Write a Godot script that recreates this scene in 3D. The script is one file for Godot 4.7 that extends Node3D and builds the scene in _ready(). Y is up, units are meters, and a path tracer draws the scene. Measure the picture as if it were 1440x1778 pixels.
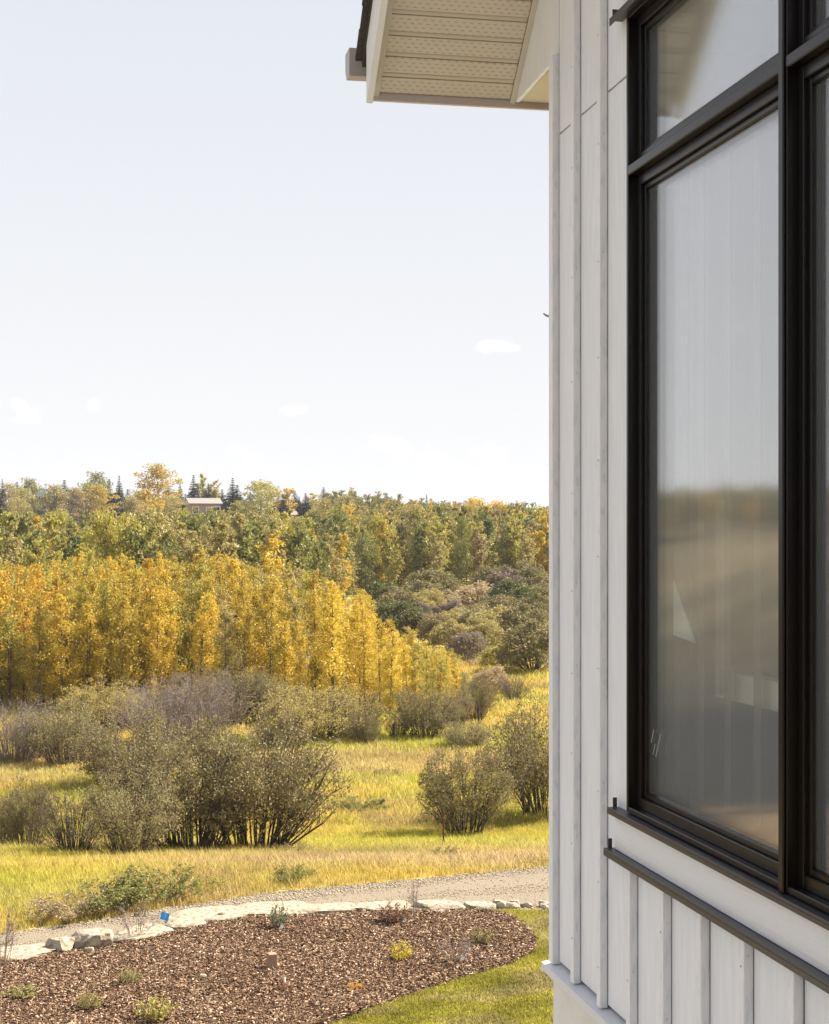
extends Node3D

const EYE := 5.5          # height of the camera above the yard
const TURN := 0.19739     # the house wall is turned this far from the line of sight (11.31 degrees)
const OFF := 1.7          # distance of the camera from the wall
var taken := {}
var M := {}
var mb_pool := []

# ---------------------------------------------------------------- mesh building
class MB:
	var v := PackedVector3Array()
	var n := PackedVector3Array()
	var c := PackedColorArray()
	var uv := PackedVector2Array()
	var tint := Color(1, 1, 1)
	func tri(a: Vector3, b: Vector3, d: Vector3, out := Vector3.ZERO) -> void:
		var m := (d - a).cross(b - a)
		if out != Vector3.ZERO and m.dot(out) < 0.0:
			var t := b
			b = d
			d = t
			m = -m
		m = m.normalized()
		for p in [a, b, d]:
			v.append(p)
			n.append(m)
			c.append(tint)
			uv.append(Vector2(p.x, p.z))
	func quad(a: Vector3, b: Vector3, d: Vector3, e: Vector3, out := Vector3.ZERO) -> void:
		tri(a, b, d, out)
		tri(a, d, e, out)
	func smooth_tri(p: Array, q: Array) -> void:
		var m: Vector3 = (p[2] - p[0]).cross(p[1] - p[0])
		var order := [0, 1, 2] if m.dot(q[0] + q[1] + q[2]) >= 0.0 else [0, 2, 1]
		for k in order:
			v.append(p[k])
			n.append(q[k])
			c.append(tint)
			uv.append(Vector2(p[k].x, p[k].z))
	# a box with small chamfers, turned by bs
	func box(at: Vector3, size: Vector3, ch := 0.0, bs := Basis()) -> void:
		var h := size * 0.5
		var e := minf(ch, minf(h.x, minf(h.y, h.z)) * 0.8)
		var ax := [Vector3.RIGHT, Vector3.UP, Vector3.BACK]
		for i in 3:
			var j := (i + 1) % 3
			var k := (i + 2) % 3
			for s in [-1.0, 1.0]:
				var f: Vector3 = ax[i] * h[i] * s
				var a: Vector3 = ax[j] * (h[j] - e)
				var b: Vector3 = ax[k] * (h[k] - e)
				quad(at + bs * (f - a - b), at + bs * (f + a - b), at + bs * (f + a + b), at + bs * (f - a + b), bs * f)
			if e > 0.0:
				for s in [-1.0, 1.0]:
					for t in [-1.0, 1.0]:
						var l: Vector3 = ax[i] * (h[i] - e)
						var p: Vector3 = ax[j] * h[j] * s + ax[k] * (h[k] - e) * t
						var q: Vector3 = ax[j] * (h[j] - e) * s + ax[k] * h[k] * t
						quad(at + bs * (p - l), at + bs * (p + l), at + bs * (q + l), at + bs * (q - l), bs * (ax[j] * s + ax[k] * t))
		if e > 0.0:
			for s in [-1.0, 1.0]:
				for t in [-1.0, 1.0]:
					for r in [-1.0, 1.0]:
						var w := Vector3(s, t, r)
						tri(at + bs * (w * Vector3(h.x, h.y - e, h.z - e)), at + bs * (w * Vector3(h.x - e, h.y, h.z - e)), at + bs * (w * Vector3(h.x - e, h.y - e, h.z)), bs * w)
	func span(a: Vector3, b: Vector3, ch := 0.0) -> void:
		box((a + b) * 0.5, (b - a).abs(), ch)
	# an outline in x and y pushed from z0 to z1
	func slab(p: PackedVector2Array, z0: float, z1: float) -> void:
		var t := Geometry2D.triangulate_polygon(p)
		for k in range(0, t.size(), 3):
			for z in [z0, z1]:
				tri(Vector3(p[t[k]].x, p[t[k]].y, z), Vector3(p[t[k + 1]].x, p[t[k + 1]].y, z), Vector3(p[t[k + 2]].x, p[t[k + 2]].y, z), Vector3(0, 0, z - (z0 + z1) * 0.5))
		var turn := 1.0 if Geometry2D.is_polygon_clockwise(p) else -1.0
		for k in p.size():
			var a := p[k]
			var b := p[(k + 1) % p.size()]
			var o := Vector2(-(b - a).y, (b - a).x) * turn
			quad(Vector3(a.x, a.y, z0), Vector3(b.x, b.y, z0), Vector3(b.x, b.y, z1), Vector3(a.x, a.y, z1), Vector3(o.x, o.y, 0))
	# a tapering tube through points
	func tube(p: Array, r: Array, sides := 5) -> void:
		var rings := []
		var norms := []
		for i in p.size():
			var d: Vector3 = (p[mini(i + 1, p.size() - 1)] - p[maxi(i - 1, 0)]).normalized()
			var s: Vector3 = d.cross(Vector3(0.31, 0.2, 0.93)).normalized()
			var u: Vector3 = s.cross(d)
			var ring := []
			var nr := []
			for k in sides:
				var w := TAU * k / sides
				var o: Vector3 = s * cos(w) + u * sin(w)
				ring.append(p[i] + o * r[i])
				nr.append(o)
			rings.append(ring)
			norms.append(nr)
		for i in p.size() - 1:
			for k in sides:
				var l := (k + 1) % sides
				smooth_tri([rings[i][k], rings[i][l], rings[i + 1][l]], [norms[i][k], norms[i][l], norms[i + 1][l]])
				smooth_tri([rings[i][k], rings[i + 1][l], rings[i + 1][k]], [norms[i][k], norms[i + 1][l], norms[i + 1][k]])
	# a leaf: a folded rhombus
	func leaf(at: Vector3, along: Vector3, side: Vector3, size: float, wide := 0.6) -> void:
		var a := at - along * size * 0.5
		var b := at + along * size * 0.5
		var up := along.cross(side).normalized() * size * 0.12
		var l := at - side * size * wide * 0.5 + up
		var r := at + side * size * wide * 0.5 + up
		tri(a, l, b)
		tri(a, b, r)
	func mesh(m: Material = null, into: ArrayMesh = null) -> ArrayMesh:
		var a := []
		a.resize(Mesh.ARRAY_MAX)
		a[Mesh.ARRAY_VERTEX] = v
		a[Mesh.ARRAY_NORMAL] = n
		a[Mesh.ARRAY_COLOR] = c
		a[Mesh.ARRAY_TEX_UV] = uv
		var o := into if into else ArrayMesh.new()
		o.add_surface_from_arrays(Mesh.PRIMITIVE_TRIANGLES, a)
		if m:
			o.surface_set_material(o.get_surface_count() - 1, m)
		return o

func numbered(called: String) -> String:
	taken[called] = taken.get(called, -1) + 1
	return called if taken[called] == 0 else "%s_%03d" % [called, taken[called]]

func thing(called: String, label: String, category: String, at := Vector3.ZERO, turn := 0.0, group := "") -> Node3D:
	var o := Node3D.new()
	o.name = numbered(called)
	add_child(o)
	o.position = at
	o.rotation.y = turn
	tag(o, label, category, group)
	return o

func tag(o: Node3D, label: String, category: String, group := "") -> void:
	o.set_meta("label", label)
	o.set_meta("category", category)
	if group:
		o.set_meta("group", group)

func put(called: String, m: Mesh, mat: Material, parent: Node = self) -> MeshInstance3D:
	var o := MeshInstance3D.new()
	var times := 0
	for ch in (parent.get_children() if parent != self else []):
		if ch.name == called or ch.name.begins_with(called + "_") and ch.name.substr(called.length() + 1).is_valid_int():
			times += 1
	o.name = called if times == 0 else "%s_%03d" % [called, times]
	if parent == self:
		o.name = numbered(called)
	o.mesh = m
	if mat:
		o.material_override = mat
	parent.add_child(o, true)
	return o

func ground_piece(called: String, m: Mesh, mat: Material, kind := "structure", label := "") -> MeshInstance3D:
	var o := put(called, m, mat)
	o.set_meta("kind", kind)
	if label:
		o.set_meta("label", label)
	return o

# ---------------------------------------------------------------- materials
func lin(r: float, g: float, b: float) -> Color:
	return Color(r, g, b).linear_to_srgb()

func mat(r: float, g: float, b: float, rough := 0.7, spec := 0.5) -> StandardMaterial3D:
	var m := StandardMaterial3D.new()
	m.albedo_color = lin(r, g, b)
	m.roughness = rough
	m.metallic_specular = spec
	return m

func leafy(r: float, g: float, b: float, through := 0.6) -> StandardMaterial3D:
	var m := mat(r, g, b, 0.55, 0.4)
	m.vertex_color_use_as_albedo = true
	m.backlight_enabled = true
	m.backlight = lin(through, through, through)
	m.cull_mode = BaseMaterial3D.CULL_DISABLED
	return m

func noise_image(seed_: int, freq: float, stretch := Vector2.ONE, octaves := 4, size := 256, kind := FastNoiseLite.TYPE_SIMPLEX) -> Image:
	var f := FastNoiseLite.new()
	f.seed = seed_
	f.noise_type = kind
	f.frequency = 1.0
	f.fractal_octaves = octaves
	var im := Image.create(size, size, false, Image.FORMAT_RGB8)
	var r1 := freq / TAU
	for y in size:
		for x in size:
			# a torus in four dimensions squeezed to three: blend two offset samples so that the edges meet
			var u := float(x) / size
			var w := float(y) / size
			var p := Vector2(u, w) * freq * stretch
			var q := Vector2(u - 1.0, w) * freq * stretch
			var a := lerpf(f.get_noise_2d(p.x, p.y), f.get_noise_2d(q.x, q.y), u)
			var p2 := Vector2(u, w - 1.0) * freq * stretch
			var q2 := Vector2(u - 1.0, w - 1.0) * freq * stretch
			var b := lerpf(f.get_noise_2d(p2.x, p2.y), f.get_noise_2d(q2.x, q2.y), u)
			var g := clampf(lerpf(a, b, w) * 0.75 + 0.5, 0.0, 1.0)
			im.set_pixel(x, y, Color(g, g, g))
	return im

func ramp(im: Image, stops: Array) -> ImageTexture:
	var o := Image.create(im.get_width(), im.get_height(), false, Image.FORMAT_RGB8)
	for y in im.get_height():
		for x in im.get_width():
			var g := im.get_pixel(x, y).r
			var c: Color = stops[stops.size() - 1][1]
			for k in range(stops.size() - 1):
				if g <= stops[k + 1][0]:
					c = stops[k][1].lerp(stops[k + 1][1], clampf((g - stops[k][0]) / (stops[k + 1][0] - stops[k][0]), 0.0, 1.0))
					break
			o.set_pixel(x, y, c)
	return ImageTexture.create_from_image(o)

func tri_map(m: StandardMaterial3D, scale: Vector3, world := false) -> void:
	m.uv1_triplanar = true
	m.uv1_world_triplanar = world
	m.uv1_scale = scale
	m.uv1_triplanar_sharpness = 4.0

func relief(m: StandardMaterial3D, im: Image, centimetres: float) -> void:
	m.heightmap_enabled = true
	m.heightmap_texture = ImageTexture.create_from_image(im)
	m.heightmap_scale = centimetres

func make_materials() -> void:
	var grain := noise_image(3, 5.0, Vector2(7.0, 1.0), 5)
	var fine := noise_image(5, 40.0, Vector2.ONE, 3)
	var stain := noise_image(9, 4.0, Vector2.ONE, 5)
	M.siding = mat(1, 1, 1, 0.55)
	M.siding.albedo_texture = ramp(noise_image(31, 3.0, Vector2(4.0, 1.0), 5), [[0.2, lin(0.69, 0.70, 0.745)], [0.8, lin(0.75, 0.76, 0.80)]])
	tri_map(M.siding, Vector3(2.2, 0.8, 2.2))
	relief(M.siding, grain, 0.12)
	M.batten = mat(1, 1, 1, 0.5)
	M.batten.albedo_texture = ramp(noise_image(37, 9.0, Vector2(2.0, 1.0), 4), [[0.1, lin(0.63, 0.63, 0.645)], [0.35, lin(0.71, 0.715, 0.745)], [0.8, lin(0.76, 0.745, 0.755)]])
	tri_map(M.batten, Vector3(1.6, 0.9, 1.6))
	relief(M.batten, fine, 0.05)
	M.trim = mat(0.70, 0.705, 0.74, 0.5)
	tri_map(M.trim, Vector3(0.8, 2.6, 2.6))
	relief(M.trim, noise_image(13, 5.0, Vector2(1.0, 5.0), 4), 0.12)
	M.sheathing = mat(0.05, 0.045, 0.04, 0.9)
	M.caulk = mat(0.62, 0.6, 0.57, 0.6)
	M.parging = mat(1, 1, 1, 0.85)
	M.parging.albedo_texture = ramp(stain, [[0.2, lin(0.62, 0.59, 0.55)], [0.8, lin(0.70, 0.67, 0.63)]])
	tri_map(M.parging, Vector3(0.9, 0.9, 0.9))
	relief(M.parging, fine, 0.1)
	M.bronze = mat(0.008, 0.006, 0.006, 0.28, 0.38)
	M.gasket = mat(0.012, 0.012, 0.012, 0.6)
	M.flash = mat(0.038, 0.033, 0.036, 0.4)
	M.white_metal = mat(0.66, 0.65, 0.67, 0.4)
	M.soffit = mat(1, 1, 1, 0.5)
	# vented soffit: rows of small slots through the sheet
	var vent := Image.create(128, 128, false, Image.FORMAT_RGB8)
	vent.fill(lin(0.55, 0.485, 0.40))
	var vh := Image.create(128, 128, false, Image.FORMAT_RGB8)
	vh.fill(Color(0.5, 0.5, 0.5))
	for r in 8:
		for k in 4:
			var cx := k * 32 + (16 if r % 2 else 0)
			for dx in 13:
				for dy in 6:
					vent.set_pixel(r * 16 + dy + 4, (cx + dx) % 128, lin(0.36, 0.30, 0.23) if dy < 4 else lin(0.60, 0.52, 0.41))
					vh.set_pixel(r * 16 + dy + 4, (cx + dx) % 128, Color(0.15, 0.15, 0.15) if dy < 4 else Color(0.9, 0.9, 0.9))
	M.soffit.albedo_texture = ImageTexture.create_from_image(vent)
	M.soffit.uv1_scale = Vector3(9.5, 8.0, 1)
	relief(M.soffit, vh, 0.1)
	M.soffit_plain = mat(0.53, 0.47, 0.385, 0.45)
	M.fascia = mat(0.50, 0.42, 0.40, 0.45)
	M.barge = mat(0.72, 0.71, 0.70, 0.5)
	tri_map(M.barge, Vector3(0.8, 2.6, 2.6))
	relief(M.barge, grain, 0.1)
	M.shingle = mat(1, 1, 1, 0.95)
	M.shingle.albedo_texture = ramp(fine, [[0.2, lin(0.03, 0.027, 0.025)], [0.8, lin(0.10, 0.09, 0.08)]])
	tri_map(M.shingle, Vector3(3, 3, 3))
	relief(M.shingle, fine, 0.3)
	M.gutter = mat(0.34, 0.30, 0.29, 0.4)
	M.glass = mat(0.95, 0.98, 1.0, 0.055, 0.5)
	M.glass.albedo_color = Color(0.95, 0.98, 1.0, 0.03)
	M.glass.transparency = BaseMaterial3D.TRANSPARENCY_ALPHA
	M.glass.cull_mode = BaseMaterial3D.CULL_DISABLED
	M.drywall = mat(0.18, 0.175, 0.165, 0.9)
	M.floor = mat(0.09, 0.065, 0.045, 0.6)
	M.casing = mat(0.42, 0.42, 0.39, 0.5)
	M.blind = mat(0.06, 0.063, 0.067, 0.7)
	# growing things
	M.bark = mat(0.11, 0.09, 0.07, 0.9)
	M.pale_bark = mat(0.30, 0.27, 0.21, 0.85)
	M.twig = mat(0.07, 0.055, 0.044, 0.9)
	M.grey_twig = mat(0.22, 0.18, 0.155, 0.9)
	M.gold = leafy(0.62, 0.45, 0.058)
	M.orange = leafy(0.62, 0.40, 0.055)
	M.bright = leafy(0.68, 0.51, 0.065)
	M.mustard = leafy(0.48, 0.36, 0.055)
	M.lime = leafy(0.44, 0.395, 0.085)
	M.green = leafy(0.25, 0.25, 0.072)
	M.deep = leafy(0.128, 0.144, 0.048)
	M.olive = leafy(0.40, 0.335, 0.125)
	M.brown = leafy(0.37, 0.28, 0.14)
	M.willow = leafy(0.34, 0.29, 0.14, 0.5)
	M.willow_dark = leafy(0.255, 0.21, 0.095, 0.5)  # darker leaf copy: lit and dark contrast between bushes put into colour
	M.thicket = leafy(0.225, 0.195, 0.085)
	M.glint_tone = mat(0.5, 0.62, 0.62, 0.5)  # colour of the painted glint behind the window
	M.willow_gold = leafy(0.480, 0.392, 0.136, 0.8)
	M.dusk = leafy(0.25, 0.195, 0.15, 0.6)
	M.tan_leaf = leafy(0.464, 0.368, 0.224, 0.6)
	M.spruce = leafy(0.024, 0.034, 0.019, 0.2)
	M.grass = mat(1, 1, 1, 0.6, 0.3)
	M.grass.vertex_color_use_as_albedo = true
	M.grass.backlight_enabled = true
	M.grass.backlight = lin(0.85, 0.85, 0.85)
	M.grass.cull_mode = BaseMaterial3D.CULL_DISABLED
	M.earth = mat(1, 1, 1, 0.95, 0.2)
	M.earth.vertex_color_use_as_albedo = true
	M.earth.albedo_texture = ramp(noise_image(17, 14.0, Vector2.ONE, 5), [[0.2, lin(0.6, 0.6, 0.6)], [0.8, lin(1, 1, 1)]])
	tri_map(M.earth, Vector3(0.35, 0.35, 0.35), true)
	M.gravel = mat(1, 1, 1, 0.95, 0.2)
	M.gravel.albedo_texture = ramp(noise_image(19, 60.0, Vector2.ONE, 4), [[0.15, lin(0.122, 0.100, 0.073)], [0.45, lin(0.205, 0.172, 0.132)], [0.85, lin(0.273, 0.236, 0.190)]])
	tri_map(M.gravel, Vector3(0.6, 0.6, 0.6), true)
	relief(M.gravel, fine, 1.0)
	M.stone_bit = mat(1, 1, 1, 0.9, 0.3)
	M.stone_bit.vertex_color_use_as_albedo = true
	M.bounce_grey = mat(1, 1, 1, 0.85)  # grey for the unseen slab added to neutralise ground bounce
	M.bounce_grey.albedo_texture = ramp(stain, [[0.2, lin(0.30, 0.30, 0.30)], [0.8, lin(0.38, 0.38, 0.385)]])
	tri_map(M.bounce_grey, Vector3(0.4, 0.4, 0.4), true)
	M.lawn_base = mat(0.20, 0.185, 0.045, 0.9, 0.2)
	M.leaf_any = leafy(0.800, 0.800, 0.800)
	M.mulch_base = mat(0.06, 0.04, 0.028, 0.95, 0.2)
	M.chip = mat(1, 1, 1, 0.85, 0.3)
	M.chip.vertex_color_use_as_albedo = true
	M.rock = mat(1, 1, 1, 0.9, 0.3)
	M.rock.albedo_texture = ramp(noise_image(23, 6.0, Vector2.ONE, 5), [[0.2, lin(0.208, 0.168, 0.120)], [0.5, lin(0.320, 0.272, 0.208)], [0.8, lin(0.384, 0.336, 0.272)]])
	tri_map(M.rock, Vector3(1.3, 1.3, 1.3))
	relief(M.rock, stain, 1.5)
	M.dark_rock = mat(0.22, 0.18, 0.15, 0.9)
	relief(M.dark_rock, stain, 1.5)
	tri_map(M.dark_rock, Vector3(2, 2, 2))
	M.rust = mat(0.20, 0.07, 0.035, 0.8)
	M.wood = mat(0.30, 0.20, 0.13, 0.8)
	tri_map(M.wood, Vector3(4, 4, 4))
	relief(M.wood, grain, 0.2)
	M.blue = mat(0.02, 0.28, 0.75, 0.5)
	M.white = mat(0.8, 0.8, 0.8, 0.5)
	M.wire = mat(0.3, 0.3, 0.3, 0.4)

# ---------------------------------------------------------------- the lie of the land
const PROFILE := [[-60.0, 0.0], [26.6, 0.0], [29.0, -0.42], [34.0, -1.2], [42.0, -2.38], [50.0, -2.62], [60.0, -2.8], [100.0, -3.2], [140.0, -3.0], [200.0, -1.5], [300.0, 1.6], [380.0, 5.2], [450.0, 10.2], [520.0, 12.2], [700.0, 12.6], [4000.0, 12.6]]
var hill_noise := FastNoiseLite.new()
var patch_noise := FastNoiseLite.new()

func land(x: float, z: float) -> float:
	var d := -z
	var y := 0.0
	for k in range(PROFILE.size() - 1):
		if d <= PROFILE[k + 1][0]:
			var t: float = clampf((d - PROFILE[k][0]) / (PROFILE[k + 1][0] - PROFILE[k][0]), 0.0, 1.0)
			y = lerpf(PROFILE[k][1], PROFILE[k + 1][1], t)
			break
	# the ridge is lower on the right
	var low := smoothstep(300.0, 480.0, d) * smoothstep(-30.0, 45.0, x)
	y -= low * 7.2
	# a grassy hill stands beyond the left edge of the view
	y += 10.0 * smoothstep(-50.0, -105.0, x) * (1.0 - smoothstep(220.0, 330.0, d)) * smoothstep(20.0, 70.0, d)
	y += hill_noise.get_noise_2d(x, z) * (0.12 * smoothstep(30.0, 45.0, d) + 1.5 * smoothstep(120.0, 300.0, d))
	return y

func on_land(x: float, z: float, lift := 0.0) -> Vector3:
	return Vector3(x, land(x, z) + lift, z)

# linear colour of the grass at a place: dry straw, gold and yellow-green patches
func grass_tone(x: float, z: float, rng: RandomNumberGenerator) -> Color:
	var d := -z
	var p := patch_noise.get_noise_2d(x * 0.7, z * 1.6)
	var q := patch_noise.get_noise_2d(x * 2.3 + 100.0, z * 2.3)
	var straw := Color(0.528, 0.400, 0.232)
	var gold := Color(0.55, 0.43, 0.115)
	var fresh := Color(0.50, 0.49, 0.08)
	var rust := Color(0.400, 0.272, 0.112)
	var s := clampf(0.5 + p * 1.3 + q * 0.7, 0.0, 1.0)
	var c := gold.lerp(fresh, s)
	# a straw-coloured band lies along the road and another across the far meadow
	var band := smoothstep(25.5, 28.5, d) * (1.0 - smoothstep(33.0, 39.0, d)) * smoothstep(-9.0, -1.0, x)
	band = maxf(band * 0.9, smoothstep(54.0, 57.0, d) * (1.0 - smoothstep(61.0, 65.0, d)) * 0.6)
	band = maxf(band, 0.35 * (1.0 - smoothstep(24.0, 30.0, d)))
	band = maxf(band, 0.8 * smoothstep(-14.0, -30.0, x))
	band = maxf(band, smoothstep(0.12, 0.4, q + patch_noise.get_noise_2d(x * 6.0, z * 6.0) * 0.5) * 0.55)
	c = c.lerp(straw if q < 0.15 else rust.lerp(straw, 0.5), clampf(band + q * 0.5, 0.0, 1.0))
	c = c.lerp(Color(0.240, 0.240, 0.056), clampf((patch_noise.get_noise_2d(x * 1.1 - 50.0, z * 2.0 + 30.0) - 0.25) * 1.6, 0.0, 0.6))
	# fields beyond the left edge of the view: brown stubble, near-black painted shade for the window reflection, then olive and tan pasture
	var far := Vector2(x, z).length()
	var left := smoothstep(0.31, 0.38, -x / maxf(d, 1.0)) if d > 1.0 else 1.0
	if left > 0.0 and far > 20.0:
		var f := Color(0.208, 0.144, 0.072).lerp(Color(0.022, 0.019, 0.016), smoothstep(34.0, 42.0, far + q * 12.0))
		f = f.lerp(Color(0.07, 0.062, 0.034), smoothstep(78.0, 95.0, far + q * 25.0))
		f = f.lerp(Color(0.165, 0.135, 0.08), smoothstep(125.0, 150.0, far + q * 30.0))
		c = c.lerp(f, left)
	var k := rng.randf_range(0.55, 1.3)
	return Color(c.r * k, c.g * k, c.b * k)

# ---------------------------------------------------------------- the house on the right
# In its own axes x runs along the wall away from the camera, z into the house, y up from eye level.
func soffit_at(s: float) -> float:
	return 1.78 + 0.87 * (6.40 - s)

func one(called: String, parent: Node, m: Material, a: Vector3, b: Vector3, ch := 0.0) -> MeshInstance3D:
	var k := MB.new()
	k.span(a, b, ch)
	return put(called, k.mesh(), m, parent)

func ring(k: MB, s0: float, s1: float, y0: float, y1: float, wide: float, z0: float, z1: float, ch := 0.002) -> void:
	k.span(Vector3(s0, y0, z0), Vector3(s0 + wide, y1, z1), ch)
	k.span(Vector3(s1 - wide, y0, z0), Vector3(s1, y1, z1), ch)
	k.span(Vector3(s0 + wide, y0, z0 + 0.0005), Vector3(s1 - wide, y0 + wide, z1 - 0.0005), ch)
	k.span(Vector3(s0 + wide, y1 - wide, z0 + 0.0005), Vector3(s1 - wide, y1, z1 - 0.0005), ch)

func window_unit(h: Node3D, s0: float, s1: float, label: String) -> void:
	var y0 := -0.875
	var y1 := 1.69
	var k := MB.new()
	ring(k, s0, s1, y0, y1, 0.0175, -0.014, 0.115)
	var w := put("window", k.mesh(), M.bronze, h)
	w.set_meta("label", label)
	for p in [[y0 + 0.0175, 1.166, "sash"], [1.20, y1 - 0.0175, "sash"]]:
		k = MB.new()
		var a := s0 + 0.0175
		var b := s1 - 0.0175
		ring(k, a + 0.001, b - 0.001, p[0], p[1], 0.034, 0.014, 0.075)
		ring(k, a + 0.034, b - 0.034, p[0] + 0.033, p[1] - 0.033, 0.019, 0.026, 0.07, 0.003)
		put("sash", k.mesh(), M.bronze, w)
		k = MB.new()
		ring(k, a + 0.051, b - 0.051, p[0] + 0.05, p[1] - 0.05, 0.009, 0.0405, 0.0495, 0.0)
		put("spacer", k.mesh(), M.gasket, w)
		for z in [0.036, 0.050, 0.064]:  # third pane added to strengthen the reflection
			k = MB.new()
			k.span(Vector3(a + 0.05, p[0] + 0.049, z), Vector3(b - 0.05, p[1] - 0.049, z + 0.004))
			put("pane", k.mesh(), M.glass, w)
	k = MB.new()
	k.span(Vector3(s0 + 0.0165, 1.167, -0.017), Vector3(s1 - 0.0165, 1.1985, 0.1), 0.003)
	put("transom", k.mesh(), M.bronze, w)

func build_house() -> Node3D:
	var h := thing("house", "white board and batten house with dark bronze windows and tan gable soffit", "house", Vector3(OFF * cos(TURN), EYE, -OFF * sin(TURN)))
	var d := Vector3(-sin(TURN), 0, -cos(TURN))
	h.basis = Basis(d, Vector3.UP, d.cross(Vector3.UP))
	var rng := RandomNumberGenerator.new()
	rng.seed = 11
	var k := MB.new()
	# the core of the wall, dark behind the joints, with two window openings in a row
	var base := -1.56
	var open_a := 3.752
	k.slab(PackedVector2Array([Vector2(4.95, base), Vector2(5.80, base), Vector2(5.80, soffit_at(5.8)), Vector2(4.95, soffit_at(4.95))]), 0.016, 0.2)
	k.slab(PackedVector2Array([Vector2(-3.0, 1.692), Vector2(4.95, 1.692), Vector2(4.95, soffit_at(4.95)), Vector2(1.4, soffit_at(1.4)), Vector2(-3.0, soffit_at(5.8))]), 0.016, 0.2)
	k.span(Vector3(-3.0, base, 0.016), Vector3(4.95, -0.877, 0.2))
	k.span(Vector3(-3.0, -0.877, 0.016), Vector3(2.55, 1.692, 0.2))
	put("wall", k.mesh(), M.sheathing, h)
	# the other walls, floor and ceiling close the house
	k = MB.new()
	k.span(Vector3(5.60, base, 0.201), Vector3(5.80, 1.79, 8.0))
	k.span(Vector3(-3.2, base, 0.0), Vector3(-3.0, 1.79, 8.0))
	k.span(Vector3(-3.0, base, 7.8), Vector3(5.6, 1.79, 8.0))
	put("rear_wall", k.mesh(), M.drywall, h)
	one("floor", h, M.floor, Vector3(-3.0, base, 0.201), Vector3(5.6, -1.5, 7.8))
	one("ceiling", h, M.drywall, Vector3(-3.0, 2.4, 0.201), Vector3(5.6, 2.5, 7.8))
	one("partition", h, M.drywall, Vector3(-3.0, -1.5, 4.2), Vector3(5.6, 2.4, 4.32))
	one("foundation", h, M.parging, Vector3(-3.2, -5.6, -0.012), Vector3(5.805, -1.602, 8.0), 0.004)
	# siding: a panel in every bay between two battens, with one level joint
	var bat: Array[float] = []
	var s := 5.494
	while s > 0.5:
		bat.append(s)
		s -= 0.3048
	var edges: Array[float] = [5.762]
	edges.append_array(bat)
	for i in range(edges.size() - 1):
		var hi := edges[i] - 0.0055
		var lo := edges[i + 1] + 0.02
		if lo > 4.96:
			for seg in [[-1.562, 1.4985], [1.508, 9.0]]:
				var a0: float = seg[0]
				var pl := lo
				k = MB.new()
				var top_hi := minf(seg[1], soffit_at(hi))
				var top_lo := minf(seg[1], soffit_at(pl))
				k.slab(PackedVector2Array([Vector2(pl, a0), Vector2(hi, a0), Vector2(hi, top_hi), Vector2(pl, top_lo)]), 0.0, 0.015)
				put("siding_panel", k.mesh(), M.siding, h)
			# metal flashing in the level joint
			one("joint_flashing", h, M.white_metal, Vector3(lo + 0.01, 1.4985, 0.004), Vector3(hi, 1.5035, 0.014))
		else:
			var hi2 := hi
			if hi > 4.955:
				# the bay that meets the window
				for seg in [[-1.562, 1.4985], [1.508, soffit_at(5.18)]]:
					one("siding_panel", h, M.siding, Vector3(4.957, seg[0], 0.0), Vector3(hi, seg[1], 0.015))
				one("joint_flashing", h, M.white_metal, Vector3(5.06, 1.4985, 0.004), Vector3(hi, 1.5035, 0.014))
				hi2 = 4.955
			k = MB.new()
			k.slab(PackedVector2Array([Vector2(lo, 1.72), Vector2(hi2, 1.72), Vector2(hi2, maxf(1.73, soffit_at(hi2))), Vector2(lo, maxf(1.73, soffit_at(lo)))]), 0.0, 0.015)
			put("siding_panel", k.mesh(), M.siding, h)
			one("siding_panel", h, M.siding, Vector3(lo, -1.562, 0.0), Vector3(hi2, -1.0, 0.015))
	for i in bat.size():
		var b := bat[i]
		var wd := 0.038
		k = MB.new()
		var lowest := -1.575
		if b > 5.0:
			k.span(Vector3(b, lowest, -0.027), Vector3(b + wd, soffit_at(b + wd) + 0.0, 0.001), 0.002)
		else:
			k.span(Vector3(b, lowest, -0.027), Vector3(b + wd, -1.044, 0.001), 0.002)
		var o := put("batten", k.mesh(), M.batten, h)
		# nail heads down the face
		k = MB.new()
		var ny := -1.5 + rng.randf() * 0.1
		while ny < (2.2 if b > 5.0 else -1.1):
			k.tube([Vector3(b + 0.019, ny, -0.0271), Vector3(b + 0.019, ny, -0.0282)], [0.0035, 0.003], 6)
			k.tube([Vector3(b - 0.0001, ny + 0.03, -0.014), Vector3(b - 0.0011, ny + 0.03, -0.014)], [0.003, 0.0025], 6)
			ny += rng.randf_range(0.28, 0.42)
		put("nails", k.mesh(), M.gutter, o).set_meta("kind", "stuff")
		# caulk fills most of the gap beside the batten
		k = MB.new()
		var y := -1.55
		var until := 2.4 if b > 5.0 else -1.05
		while y < until:
			var run := rng.randf_range(0.02, 0.16) if rng.randf() < 0.5 else rng.randf_range(0.1, 0.5)
			if rng.randf() < 0.72:
				k.span(Vector3(b - 0.0058, y, 0.0015), Vector3(b - 0.0002, minf(y + run, until), 0.012))
			y += run
		if k.v.size():
			put("caulk", k.mesh(), M.caulk, o).set_meta("kind", "stuff")
	one("corner_board", h, M.batten, Vector3(5.764, -1.575, -0.026), Vector3(5.812, 1.80, 0.0155), 0.002)
	one("corner_board", h, M.batten, Vector3(5.801, -1.575, 0.016), Vector3(5.826, 1.788, 0.10), 0.002)
	# the gable goes on past the corner as a boxed eave
	k = MB.new()
	k.slab(PackedVector2Array([Vector2(5.764, 1.803), Vector2(6.39, 1.79), Vector2(6.39, soffit_at(6.39) + 0.03), Vector2(5.764, soffit_at(5.764))]), -0.0005, 0.0145)
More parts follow.
